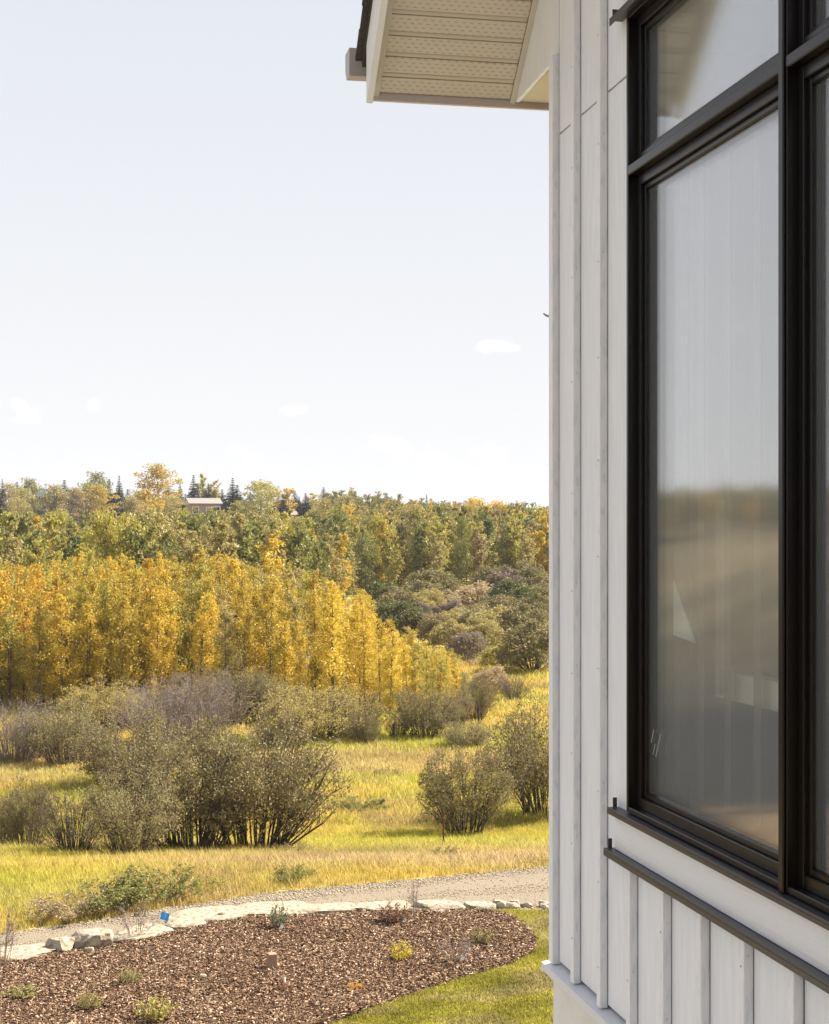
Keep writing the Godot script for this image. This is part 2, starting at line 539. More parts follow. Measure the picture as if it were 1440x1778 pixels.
	put("gable_board", k.mesh(), M.siding, h)
	one("eave_soffit", h, M.soffit, Vector3(5.806, 1.795, 0.016), Vector3(6.395, 1.807, 8.0))
	one("fascia", h, M.fascia, Vector3(6.396, 1.768, -0.60), Vector3(6.415, 2.02, 8.0), 0.002)
	# base flashing with its drop edge
	k = MB.new()
	k.slab(PackedVector2Array([Vector2(0.016, -1.583), Vector2(0.016, -1.577), Vector2(-0.042, -1.586), Vector2(-0.046, -1.612), Vector2(-0.041, -1.612), Vector2(-0.038, -1.591)]), -3.2, 5.85)
	for j in k.v.size():
		var p := k.v[j]
		var q := k.n[j]
		k.v[j] = Vector3(p.z, p.y, p.x)
		k.n[j] = Vector3(q.z, q.y, q.x)
	# swapping two axes turns the faces over
	for j in range(0, k.v.size(), 3):
		var t := k.v[j + 1]
		k.v[j + 1] = k.v[j + 2]
		k.v[j + 2] = t
	put("base_flashing", k.mesh(), M.white_metal, h)
	# windows
	window_unit(h, 3.753, 4.955, "tall dark bronze window nearest the house corner with a transom bar")
	window_unit(h, 2.55, 3.751, "tall dark bronze window cut off by the right edge")
	one("mullion_cover", h, M.bronze, Vector3(3.7375, -0.878, -0.0225), Vector3(3.7665, 1.69, -0.0145), 0.003)
	# head flashing with its turned-up end
	k = MB.new()
	k.span(Vector3(2.4, 1.6915, -0.045), Vector3(5.035, 1.700, 0.0155), 0.001)
	k.span(Vector3(2.4, 1.676, -0.045), Vector3(5.035, 1.6912, -0.041))
	k.span(Vector3(5.030, 1.7003, -0.035), Vector3(5.034, 1.73, -0.004))
	put("head_flashing", k.mesh(), M.flash, h)
	k = MB.new()
	k.span(Vector3(2.4, -0.887, -0.04), Vector3(5.075, -0.8785, 0.0155), 0.001)
	k.span(Vector3(2.4, -0.899, -0.04), Vector3(5.075, -0.8873, -0.036))
	k.span(Vector3(5.072, -0.8782, -0.020), Vector3(5.074, -0.848, -0.006))
	put("sill_flashing", k.mesh(), M.flash, h)
	one("apron_board", h, M.trim, Vector3(2.4, -1.018, -0.013), Vector3(5.075, -0.8876, 0.0005), 0.002)
	k = MB.new()
	k.span(Vector3(2.4, -1.027, -0.042), Vector3(5.105, -1.0185, 0.0), 0.001)
	k.span(Vector3(2.4, -1.043, -0.042), Vector3(5.105, -1.0273, -0.037))
	k.span(Vector3(5.102, -1.0182, -0.026), Vector3(5.104, -0.988, -0.013))
	put("apron_flashing", k.mesh(), M.flash, h)
	# a small bracket on the far side of the corner
	k = MB.new()
	k.tube([Vector3(5.82, 0.83, 0.02), Vector3(5.835, 0.84, -0.028), Vector3(5.835, 0.848, -0.04)], [0.005, 0.005, 0.003], 6)
	put("hook", k.mesh(), M.gutter, h)
	# gable soffit: vented boards between two channels
	var slope := Vector3(-1, 0.87, 0).normalized()
	var up := Vector3(0.87, 1, 0).normalized()
	var bs := Basis(slope, up, slope.cross(up))
	k = MB.new()
	var from := Vector3(6.392, soffit_at(6.392), 0)
	k.box(from + slope * 1.9 + up * 0.03 + Vector3(0, 0, -0.3), Vector3(3.8, 0.01, 0.58), 0.0, bs)
	var sf := put("soffit", k.mesh(), M.soffit_plain, h)
	for j in 38:
		var at := from + slope * (0.0465 + j * 0.093) + Vector3(0, 0, -0.298)
		k = MB.new()
		k.box(at + up * 0.011, Vector3(0.071, 0.008, 0.55), 0.002, bs)
		put("soffit_board", k.mesh(), M.soffit, sf)
		k = MB.new()
		# the folded lap between two boards
		k.box(at + slope * 0.0445 + up * 0.0135, Vector3(0.0155, 0.007, 0.55), 0.002, bs)
		k.box(at + slope * 0.055 + up * 0.0115, Vector3(0.0045, 0.010, 0.55), 0.002, bs)
		put("soffit_lap", k.mesh(), M.soffit_plain, sf)
	for z in [-0.012, -0.582]:
		k = MB.new()
		k.box(from + slope * 1.8 + up * 0.0035 + Vector3(0, 0, z), Vector3(3.64, 0.006, 0.032 if z < -0.1 else 0.022), 0.001, bs)
		put("soffit_channel", k.mesh(), M.soffit_plain, h)
	# barge board, roof and shingles
	k = MB.new()
	k.slab(PackedVector2Array([Vector2(6.355, soffit_at(6.355) - 0.075), Vector2(6.355, soffit_at(6.355) + 0.155), Vector2(2.4, soffit_at(2.4) + 0.155), Vector2(2.4, soffit_at(2.4) - 0.075)]), -0.625, -0.600)
	put("barge_board", k.mesh(), M.barge, h)
	k = MB.new()
	k.slab(PackedVector2Array([Vector2(6.44, soffit_at(6.44) + 0.155), Vector2(6.44, soffit_at(6.44) + 0.18), Vector2(1.4, soffit_at(1.4) + 0.18), Vector2(-3.6, soffit_at(6.4) + 0.18), Vector2(-3.6, soffit_at(6.4) + 0.155), Vector2(1.4, soffit_at(1.4) + 0.155)]), -0.63, 8.2)
	var roof := put("roof", k.mesh(), M.sheathing, h)
	for j in 30:
		k = MB.new()
		var at := Vector3(6.45, soffit_at(6.45) + 0.19, 0) + slope * (0.07 + j * 0.14) + Vector3(0, 0, 3.77)
		var tilt := Basis(bs.z, 0.05) * bs
		k.box(at, Vector3(0.17, 0.012, 8.86 + rng.randf_range(-0.012, 0.012)), 0.001, tilt)
		put("shingle_course", k.mesh(), M.shingle, roof)
	# the gutter along the eave sticks out past the barge board
	k = MB.new()
	k.slab(PackedVector2Array([Vector2(6.43, 1.872), Vector2(6.50, 1.872), Vector2(6.535, 1.91), Vector2(6.535, 1.985), Vector2(6.43, 1.985)]), -0.682, 8.0)
	put("gutter", k.mesh(), M.gutter, h)
	# inside: pale window blind slats, a white sill and casing of the room beyond
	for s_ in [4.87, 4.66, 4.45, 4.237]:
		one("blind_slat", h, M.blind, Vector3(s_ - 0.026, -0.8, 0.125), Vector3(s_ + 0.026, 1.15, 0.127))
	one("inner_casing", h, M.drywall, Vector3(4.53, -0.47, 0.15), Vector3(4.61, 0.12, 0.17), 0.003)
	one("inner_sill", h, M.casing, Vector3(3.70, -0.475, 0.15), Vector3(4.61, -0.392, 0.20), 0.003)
	k = MB.new()
	k.slab(PackedVector2Array([Vector2(4.82, -0.13), Vector2(4.82, -0.30), Vector2(4.63, -0.315)]), 0.095, 0.098)
	put("glint_patch", k.mesh(), M.glint_tone, h)  # pale triangle standing in for a glint of light behind the glass
	# a few scratches low on the pane
	for p in [[4.845, -0.62, 0.05], [4.83, -0.66, 0.04], [4.80, -0.655, 0.06], [4.78, -0.62, 0.03]]:
		k = MB.new()
		k.box(Vector3(p[0], p[1], 0.0351), Vector3(0.0022, p[2], 0.0012), 0.0, Basis(Vector3.BACK, 0.5))
		put("scratch", k.mesh(), M.casing, h)
	# little white glazing tabs along the foot of the pane
	for p in [[4.872, 0.011], [4.655, 0.012], [4.465, 0.01], [4.27, 0.012], [4.04, 0.014]]:
		k = MB.new()
		k.slab(PackedVector2Array([Vector2(p[0] - 0.006, -0.828), Vector2(p[0] + 0.006, -0.828), Vector2(p[0] + 0.002, -0.828 + p[1])]), 0.0335, 0.0352)
		put("glazing_tab", k.mesh(), M.white, h)
	return h

# ---------------------------------------------------------------- trees and shrubs
func rand_dir(r: RandomNumberGenerator) -> Vector3:
	var z := r.randf_range(-1.0, 1.0)
	var a := r.randf_range(0.0, TAU)
	var q := sqrt(1.0 - z * z)
	return Vector3(q * cos(a), z, q * sin(a))

func add_leaf(k: MB, r: RandomNumberGenerator, at: Vector3, size: float, wide := 0.62) -> void:
	var along := rand_dir(r)
	var side := along.cross(rand_dir(r)).normalized()
	var t := r.randf_range(0.72, 1.18)
	k.tint = Color(t * r.randf_range(0.92, 1.06), t, t * r.randf_range(0.8, 1.15))
	k.leaf(at, along, side, size * r.randf_range(0.7, 1.3), wide)

# leaves in a clump round a point
func clump(k: MB, r: RandomNumberGenerator, at: Vector3, spread: float, count: int, size: float, wide := 0.62) -> void:
	for i in count:
		var o := rand_dir(r) * spread * pow(r.randf(), 0.5)
		o.y *= 0.85
		add_leaf(k, r, at + o, size, wide)

# a young aspen: slim trunk, rising branches, leaf clumps all the way up; [wood mesh, leaf mesh]
func aspen_meshes(seed_: int, tall: float, wide: float, leaves: int, size: float, low := 0.1) -> Array:
	var r := RandomNumberGenerator.new()
	r.seed = seed_
	var w := MB.new()
	var k := MB.new()
	var stems := 1 + (1 if r.randf() < 0.5 else 0)
	for st in stems:
		var top := Vector3(r.randf_range(-0.35, 0.35), tall * (1.0 if st == 0 else r.randf_range(0.7, 0.92)), r.randf_range(-0.35, 0.35))
		var foot := Vector3(r.randf_range(-0.2, 0.2), 0, r.randf_range(-0.2, 0.2)) * st
		var bend := Vector3(r.randf_range(-0.2, 0.2), tall * 0.5, r.randf_range(-0.2, 0.2)) + foot
		var pts := []
		var rad := []
		for i in 9:
			var t := i / 8.0
			pts.append(foot.lerp(bend, t).lerp(bend.lerp(top, t), t))
			rad.append(lerpf(tall * 0.008, 0.008, t))
		w.tube(pts, rad, 5)
		var n := 30 if st == 0 else 17
		for b in n:
			var t := lerpf(low, 0.97, (b + r.randf()) / n)
			var p: Vector3 = pts[int(t * 8)].lerp(pts[mini(int(t * 8) + 1, 8)], fmod(t * 8, 1.0))
			var shape := pow(clampf(1.0 - (t - low) / (1.0 - low), 0.0, 1.0), 0.55) * minf(1.0, 0.55 + 2.2 * (t - low)) * 0.95 + 0.05
			var reach := wide * 0.5 * maxf(shape, 0.12) * r.randf_range(0.6, 1.25)
			var a := r.randf() * TAU
			var out := Vector3(cos(a), 0, sin(a)) * reach + Vector3.UP * reach * r.randf_range(0.7, 1.9)
			w.tube([p, p + out * 0.55 + Vector3.UP * 0.02, p + out], [0.022, 0.012, 0.004], 3)
			var c := int(leaves / float(n * stems) * (0.4 + 0.9 * maxf(shape, 0.2)))
			for q in 3:
				clump(k, r, p + out * (0.45 + 0.3 * q), 0.16 + reach * 0.30, int(c / 3.0), size)
	return [w.mesh(), k.mesh()]

# a broad round-headed tree
func broad_meshes(seed_: int, tall: float, wide: float, leaves: int, size: float, low := 0.22) -> Array:
	var r := RandomNumberGenerator.new()
	r.seed = seed_
	var w := MB.new()
	var k := MB.new()
	var mid := Vector3(r.randf_range(-0.3, 0.3), tall * 0.45, r.randf_range(-0.3, 0.3))
	var top := Vector3(r.randf_range(-0.5, 0.5), tall * 0.92, r.randf_range(-0.5, 0.5))
	w.tube([Vector3.ZERO, mid, top], [tall * 0.016, tall * 0.010, 0.02], 6)
	var n := 30
	for b in n:
		var t := lerpf(low, 1.0, (b + r.randf()) / n)
		var p := mid.lerp(top, (t - 0.45) / 0.47) if t > 0.45 else Vector3.ZERO.lerp(mid, t / 0.45)
		var u := (t - low) / (1.0 - low)
		var shape := sqrt(clampf(1.0 - pow(absf(u - 0.42) / 0.62, 2.2), 0.03, 1.0))
		var reach := wide * 0.5 * shape * r.randf_range(0.65, 1.15)
		var a := b * 2.4 + r.randf() * 0.8
		var out := Vector3(cos(a), 0, sin(a)) * reach + Vector3.UP * reach * r.randf_range(0.1, 0.7)
		if t > 0.85:
			out *= 0.7
		w.tube([p, p + out * 0.6, p + out], [0.05, 0.03, 0.01], 3)
		var c := int(leaves / float(n))
		clump(k, r, p + out * 0.95, 0.22 * wide * r.randf_range(0.6, 1.0), int(c * 0.6), size)
		clump(k, r, p + out * 0.5, 0.2 * wide * r.randf_range(0.6, 1.0), int(c * 0.4), size)
	return [w.mesh(), k.mesh()]

# a willow or other shrub: many stems fan out from the ground, leaves on their outer ends
func shrub_meshes(seed_: int, tall: float, wide: float, stems: int, leaves: int, size: float, bare := 0.0) -> Array:
	var r := RandomNumberGenerator.new()
	r.seed = seed_
	var w := MB.new()
	var k := MB.new()
	var th := clampf(tall / 3.2, 0.3, 1.3)
	for s in stems:
		var a := r.randf() * TAU
		var lean := sqrt(r.randf())
		var foot := Vector3(cos(a), 0, sin(a)) * wide * 0.24 * sqrt(r.randf())
		var h := tall * sqrt(1.0 - 0.80 * lean * lean) * r.randf_range(0.76, 1.02)
		var out := Vector3(cos(a), 0, sin(a)) * wide * 0.5 * lean * r.randf_range(0.75, 1.1)
		var pts := []
		var rad := []
		var wob := Vector3(r.randf_range(-1, 1), 0, r.randf_range(-1, 1)) * 0.05 * tall
		for i in 7:
			var t := i / 6.0
			pts.append(foot + out * pow(t, 1.15) + Vector3.UP * h * pow(t, 0.85) + wob * sin(t * 3.1))
			rad.append(lerpf(tall * 0.0085, 0.004 * th, t) * r.randf_range(0.85, 1.15))
		w.tube(pts, rad, 4)
		var twigs := 9
		for b in twigs:
			var t := pow(r.randf(), 0.75) * 0.8 + 0.2
			var p: Vector3 = pts[int(t * 5.99)].lerp(pts[int(t * 5.99) + 1], fmod(t * 5.99, 1.0))
			var dir := (out.normalized() * r.randf_range(0.0, 0.8) + rand_dir(r) * 0.7 + Vector3.UP * 0.6).normalized()
			var l := tall * r.randf_range(0.10, 0.24)
			var e := p + dir * l
			w.tube([p, p + dir * l * 0.5 + rand_dir(r) * 0.02, e], [0.009 * th, 0.006 * th, 0.003 * th], 3)
			for q in 2:
				var g := p.lerp(e, r.randf_range(0.3, 0.9))
				w.tube([g, g + (dir + rand_dir(r)).normalized() * l * 0.55], [0.005 * th, 0.002 * th], 3)
			if r.randf() > bare:
				var c := int(leaves / float(stems * twigs))
				clump(k, r, p.lerp(e, 0.75), 0.095 * tall * r.randf_range(0.6, 1.3), c, size, 0.5)
	if k.v.size() == 0:
		add_leaf(k, r, Vector3(0, tall * 0.6, 0), size)
	return [w.mesh(), k.mesh()]

# a dense round bush: leafy bulges over a short frame of stems
func dome_meshes(seed_: int, tall: float, wide: float, leaves: int, size: float) -> Array:
	var r := RandomNumberGenerator.new()
	r.seed = seed_
	var w := MB.new()
	var k := MB.new()
	var n := 26
	for i in n:
		var a := i * 2.4 + r.randf() * 0.7
		var q := sqrt((i + 0.5) / n)
		var h := tall * sqrt(maxf(0.06, 1.0 - q * q * 0.93)) * r.randf_range(0.72, 0.98)
		var at := Vector3(cos(a) * q * wide * 0.43, h * 0.86, sin(a) * q * wide * 0.43)
		w.tube([Vector3(at.x * 0.12, 0, at.z * 0.12), at * Vector3(0.6, 0.55, 0.6), at], [0.05, 0.035, 0.012], 4)
		clump(k, r, at, wide * r.randf_range(0.10, 0.17), int(leaves / float(n) * 0.8), size)
		clump(k, r, at * Vector3(1.02, 0.5, 1.02), wide * 0.13, int(leaves / float(n) * 0.2), size)
	return [w.mesh(), k.mesh()]

func spruce_meshes(seed_: int, tall: float, wide: float) -> Array:
	var r := RandomNumberGenerator.new()
	r.seed = seed_
	var w := MB.new()
	var k := MB.new()
	w.tube([Vector3.ZERO, Vector3(0, tall * 0.5, 0), Vector3(0, tall, 0)], [tall * 0.014, tall * 0.008, 0.01], 5)
	var tiers := 24
	for i in tiers:
		var t := lerpf(0.1, 0.985, float(i) / (tiers - 1))
		var reach := wide * 0.5 * (1.0 - pow(t, 1.15)) + 0.06
		var n := 12
		for b in n:
			var a := TAU * b / n + i * 1.3 + r.randf() * 0.5
			var l := reach * r.randf_range(0.6, 1.15)
			var p := Vector3(0, tall * t + r.randf_range(-0.1, 0.1), 0)
			var o := Vector3(cos(a) * l, -l * 0.28, sin(a) * l)
			var side := Vector3(-sin(a), 0, cos(a))
			for q in 5:
				var f := (q + 0.6) / 5.0
				var v := r.randf_range(0.7, 1.3)
				k.tint = Color(v, v, v)
				var at := p + o * f + Vector3(0, l * 0.1 * f * f, 0)
				var sz := maxf(l * 0.8, 0.34) * r.randf_range(0.8, 1.3)
				k.leaf(at + side * r.randf_range(-0.2, 0.2) * l * f, (o.normalized() + side * r.randf_range(-0.9, 0.9) + Vector3.DOWN * 0.25).normalized(), Vector3.UP.cross(o).normalized().rotated(o.normalized(), r.randf_range(-1.0, 1.0)), sz, 0.4)
	return [w.mesh(), k.mesh()]

var protos := {}
func proto(kind: String, i: int) -> Array:
	var l: Array = protos[kind]
	return l[i % l.size()]

func make_protos() -> void:
	protos.aspen = []
	for i in 8:
		protos.aspen.append(aspen_meshes(100 + i, 7.4, 2.0, 4000, 0.122, 0.07) + [7.4, 2.0])
	protos.poplar = []
	for i in 5:
		protos.poplar.append(aspen_meshes(200 + i, 9.5, 3.6, 2300, 0.34, 0.03) + [9.5, 3.6])
	protos.broad = []
	for i in 3:
		protos.broad.append(broad_meshes(300 + i, 9.0, 6.0, 3200, 0.36, 0.07) + [9.0, 6.0])
	protos.willow = []
	for i in 6:
		protos.willow.append(shrub_meshes(400 + i, 3.2, 3.6, 58 + i * 6, 17000, 0.082, 0.04) + [3.2, 3.6])
	protos.bare = []
	for i in 3:
		protos.bare.append(shrub_meshes(500 + i, 3.2, 3.4, 84, 5200, 0.07, 0.4) + [3.2, 3.4])
	protos.far_shrub = []
	for i in 4:
		protos.far_shrub.append(dome_meshes(600 + i, 4.4, 5.4, 6500, 0.2) + [4.4, 5.4])
	protos.spruce = []
	for i in 4:
		protos.spruce.append(spruce_meshes(700 + i, 12.0, 4.8) + [12.0, 4.6])

# one growing thing with its trunk and crown; tall and wide in metres
func grow(called: String, label: String, category: String, kind: String, i: int, at: Vector3, tall: float, wide: float, leaf: Material, wood: Material, turn: float, group := "", parts := ["trunk", "crown"]) -> Node3D:
	var p := proto(kind, i)
	var t := thing(called, label, category, at, turn, group)
	put(parts[0], p[0], wood, t)
	put(parts[1], p[1], leaf, t)
	t.scale = Vector3(wide / p[3], tall / p[2], wide / p[3])
	return t

# ---------------------------------------------------------------- rocks, small plants and odds and ends
func rock_mesh(seed_: int, size: Vector3, flat := 0.35, n := 6) -> ArrayMesh:
	var k := MB.new()
	var f := FastNoiseLite.new()
	f.seed = seed_
	f.frequency = 0.9
	var r := RandomNumberGenerator.new()
	r.seed = seed_
	# a cut block: random planes trim a cube-sphere
	var cuts := []
	for i in 9:
		cuts.append([rand_dir(r), r.randf_range(0.62, 0.92)])
	cuts.append([Vector3.UP, 1.0 - flat])
	var axes := [[Vector3.RIGHT, Vector3.UP, Vector3.BACK], [Vector3.UP, Vector3.BACK, Vector3.RIGHT], [Vector3.BACK, Vector3.RIGHT, Vector3.UP]]
	for ax in axes:
		for s in [-1.0, 1.0]:
			var g := []
			for i in n + 1:
				var row := []
				for j in n + 1:
					var p: Vector3 = (ax[0] * s + ax[1] * (2.0 * i / n - 1.0) + ax[2] * (2.0 * j / n - 1.0))
					p = p.normalized().lerp(p, 0.35)
					for c in cuts:
						var over: float = p.dot(c[0]) - c[1]
						if over > 0.0:
							p -= c[0] * over
					p *= 1.0 + 0.14 * f.get_noise_3dv(p * 2.0)
					row.append(p * size * 0.5)
				g.append(row)
			for i in n:
				for j in n:
					k.quad(g[i][j], g[i + 1][j], g[i + 1][j + 1], g[i][j + 1], g[i][j])
	return k.mesh()

func rock(called: String, label: String, cat: String, seed_: int, at: Vector3, size: Vector3, turn: float, m: Material, group := "", flat := 0.35) -> void:
	var o := put(called, rock_mesh(seed_, size, flat), m)
	o.position = at + Vector3(0, size.y * 0.5 * (1.0 - flat) * 0.6, 0)
	o.rotation.y = turn
	tag(o, label, cat, group)

func scatter(called: String, m: Mesh, mt: Material, where: Array, tint: Array, label := "") -> void:
	var mmesh := MultiMesh.new()
	mmesh.transform_format = MultiMesh.TRANSFORM_3D
	mmesh.use_colors = true
	mmesh.mesh = m
	mmesh.instance_count = where.size()
	for i in where.size():
		mmesh.set_instance_transform(i, where[i])
		mmesh.set_instance_color(i, tint[i])
	var o := MultiMeshInstance3D.new()
	o.name = numbered(called)
	o.multimesh = mmesh
	o.material_override = mt
	o.set_meta("kind", "stuff")
	if label:
		o.set_meta("label", label)
	add_child(o, true)

func sheet(p: PackedVector2Array, y: float) -> ArrayMesh:
	var k := MB.new()
	var t := Geometry2D.triangulate_polygon(p)
	for i in range(0, t.size(), 3):
		k.tri(Vector3(p[t[i]].x, y, p[t[i]].y), Vector3(p[t[i + 1]].x, y, p[t[i + 1]].y), Vector3(p[t[i + 2]].x, y, p[t[i + 2]].y), Vector3.UP)
	return k.mesh()

func tuft_mesh(seed_: int, blades: int, tall: float, spread: float, wide: float) -> ArrayMesh:
	var r := RandomNumberGenerator.new()
	r.seed = seed_
	var k := MB.new()
	for i in blades:
		var a := r.randf() * TAU
		var foot := Vector3(r.randf_range(-1, 1), 0, r.randf_range(-1, 1)) * spread
		var h := tall * r.randf_range(0.5, 1.15)
		var lean := Vector3(cos(a), 0, sin(a)) * h * r.randf_range(0.1, 0.7)
		var side := Vector3(-sin(a), 0, cos(a)).rotated(Vector3.UP, r.randf_range(-0.8, 0.8)) * wide * 0.5
		var mid := foot + lean * 0.35 + Vector3.UP * h * 0.6
		var v := r.randf_range(0.8, 1.2)
		k.tint = Color(v, v, v * r.randf_range(0.8, 1.1))
		k.quad(foot - side, foot + side, mid + side * 0.7, mid - side * 0.7)
		k.tri(mid - side * 0.7, mid + side * 0.7, foot + lean + Vector3.UP * h)
	return k.mesh()

func far_house(called: String, label: String, at: Vector3, turn: float, size: Vector3, rise: float, wall: Material, roof: Material, wins: Array) -> void:
	var t := thing(called, label, "house", at, turn)
	var k := MB.new()
	var h := size * 0.5
	var p := PackedVector2Array([Vector2(-h.z, -3.0), Vector2(h.z, -3.0), Vector2(h.z, size.y), Vector2(0, size.y + rise), Vector2(-h.z, size.y)])
	k.slab(p, -h.x, h.x)
	for j in k.v.size():
		k.v[j] = Vector3(k.v[j].z, k.v[j].y, -k.v[j].x)
		k.n[j] = Vector3(k.n[j].z, k.n[j].y, -k.n[j].x)
	put("wall", k.mesh(), wall, t)
	k = MB.new()
	var run := Vector2(h.z + 0.6, -rise * (h.z + 0.6) / h.z)
	var ang := atan2(rise, h.z)
	for s in [-1.0, 1.0]:
		k.box(Vector3(0, size.y + rise + run.y * 0.5 + 0.12, s * run.x * 0.5), Vector3(size.x + 1.0, 0.2, run.length()), 0.0, Basis(Vector3.RIGHT, ang * s))
	put("roof", k.mesh(), roof, t)
	for w in wins:
		k = MB.new()
		k.span(Vector3(w[0] - w[2] * 0.5 - 0.22, w[1] - 0.2, h.z + 0.003), Vector3(w[0] + w[2] * 0.5 + 0.22, w[1] + w[3] + 0.2, h.z + 0.08))
		var f := put("window", k.mesh(), M.white, t)
		k = MB.new()
		k.span(Vector3(w[0] - w[2] * 0.5, w[1], h.z + 0.083), Vector3(w[0] + w[2] * 0.5, w[1] + w[3], h.z + 0.1))
		put("pane", k.mesh(), M.bronze, f)

func marker_flag(label: String, at: Vector3, tall: float, size: Vector2, m: Material, lean: float, turn: float) -> void:
	var t := thing("marker_flag", label, "flag", at, turn)
	t.rotation.z = lean
	var k := MB.new()
	k.tube([Vector3.ZERO, Vector3(0, tall, 0)], [0.002, 0.002], 5)
	put("wire", k.mesh(), M.wire, t)
	k = MB.new()
	for i in 6:
		var a := i / 6.0
		var b := (i + 1) / 6.0
		for s in [-0.0006, 0.0006]:
			k.quad(Vector3(a * size.x, tall - size.y - a * a * 0.02, sin(a * 5.0) * 0.015 + s), Vector3(b * size.x, tall - size.y - b * b * 0.02, sin(b * 5.0) * 0.015 + s), Vector3(b * size.x, tall - b * b * 0.03, sin(b * 5.0 + 0.5) * 0.015 + s), Vector3(a * size.x, tall - a * a * 0.03, sin(a * 5.0 + 0.5) * 0.015 + s))
	put("flag", k.mesh(), m, t)

func visible_wedge(x: float, d: float, margin: float) -> bool:
	return x > -0.262 * d - margin and x < 0.09 * d + margin

func build_sky() -> Sky:
	var sky := Sky.new()
	var p := ProceduralSkyMaterial.new()
	p.sky_top_color = lin(0.205, 0.219, 0.25)
	p.sky_horizon_color = lin(0.306, 0.306, 0.305)
	p.sky_curve = 0.21
	p.ground_bottom_color = lin(0.1, 0.09, 0.05)
	p.ground_horizon_color = lin(0.2, 0.19, 0.14)
	p.sun_angle_max = 25.0
	p.sun_curve = 0.1
	# thin white clouds low over the horizon all round
	var w := 4096
	var h := 2048
	var im := Image.create(w, h, false, Image.FORMAT_RGBA8)
	im.fill(Color(1, 1, 1, 0))
	var r := RandomNumberGenerator.new()
	r.seed = 77
	var puffs := []
	# azimuth from straight ahead, height, half length and half height in degrees, strength
	puffs.append([2.95, 6.93, 0.75, 0.24, 1.0])
	puffs.append([-11.0, 4.73, 0.30, 0.16, 0.8])
	puffs.append([-13.9, 4.55, 0.85, 0.38, 1.0])
	puffs.append([-4.0, 4.65, 0.45, 0.18, 0.9])
	puffs.append([-0.9, 3.35, 0.9, 0.32, 1.0])
	puffs.append([0.4, 2.95, 0.9, 0.2, 0.8])
	puffs.append([-6.2, 3.1, 0.5, 0.2, 0.7])
	puffs.append([2.5, 3.15, 0.8, 0.25, 0.8])
	puffs.append([3.6, 2.4, 1.2, 0.2, 0.6])
	for i in 90:
		var az := r.randf_range(-180.0, 180.0)
		if absf(az) < 17.0:
			continue
		puffs.append([az, r.randf_range(2.0, 12.0), r.randf_range(0.5, 2.2), r.randf_range(0.2, 0.5), r.randf_range(0.4, 0.9)])
	# every cloud is a few ragged shreds
	var shreds := []
	for c in puffs:
		for i in 5:
			var s := r.randf_range(0.3, 0.75)
			shreds.append([c[0] + r.randf_range(-0.9, 0.9) * c[2], c[1] + r.randf_range(-0.6, 0.5) * c[3], c[2] * s, c[3] * s * r.randf_range(0.6, 1.1), c[4] * r.randf_range(0.4, 1.0)])
	puffs = shreds
	var f := FastNoiseLite.new()
	f.seed = 4
	f.frequency = 0.03
	f.fractal_octaves = 4
	for c in puffs:
		# azimuth 0 looks along -z, where the panorama is joined
		var cx: float = c[0] / 360.0 * w
		var cy: float = (0.5 - c[1] / 180.0) * h
		var rx: float = c[2] / 360.0 * w * 1.5
		var ry: float = c[3] / 180.0 * h * 1.7
		for y in range(int(cy - ry) - 1, int(cy + ry) + 2):
			for x in range(int(cx - rx) - 1, int(cx + rx) + 2):
				var q := Vector2((x - cx) / rx, (y - cy) / ry)
				var a: float = clampf((1.0 - q.length()) * 1.3 + f.get_noise_2d(x * 2.2, y * 4.5) * 2.0 - 0.35, 0.0, 1.0) * c[4] * (1.0 if q.length() < 1.0 else 0.0)
				var xx := posmod(x, w)
				if a > 0.0:
					im.set_pixel(xx, y, Color(1, 1, 1, maxf(a, im.get_pixel(xx, y).a)))
	p.sky_cover = ImageTexture.create_from_image(im)
	p.sky_cover_modulate = lin(0.1, 0.1, 0.1)
	sky.sky_material = p
	return sky

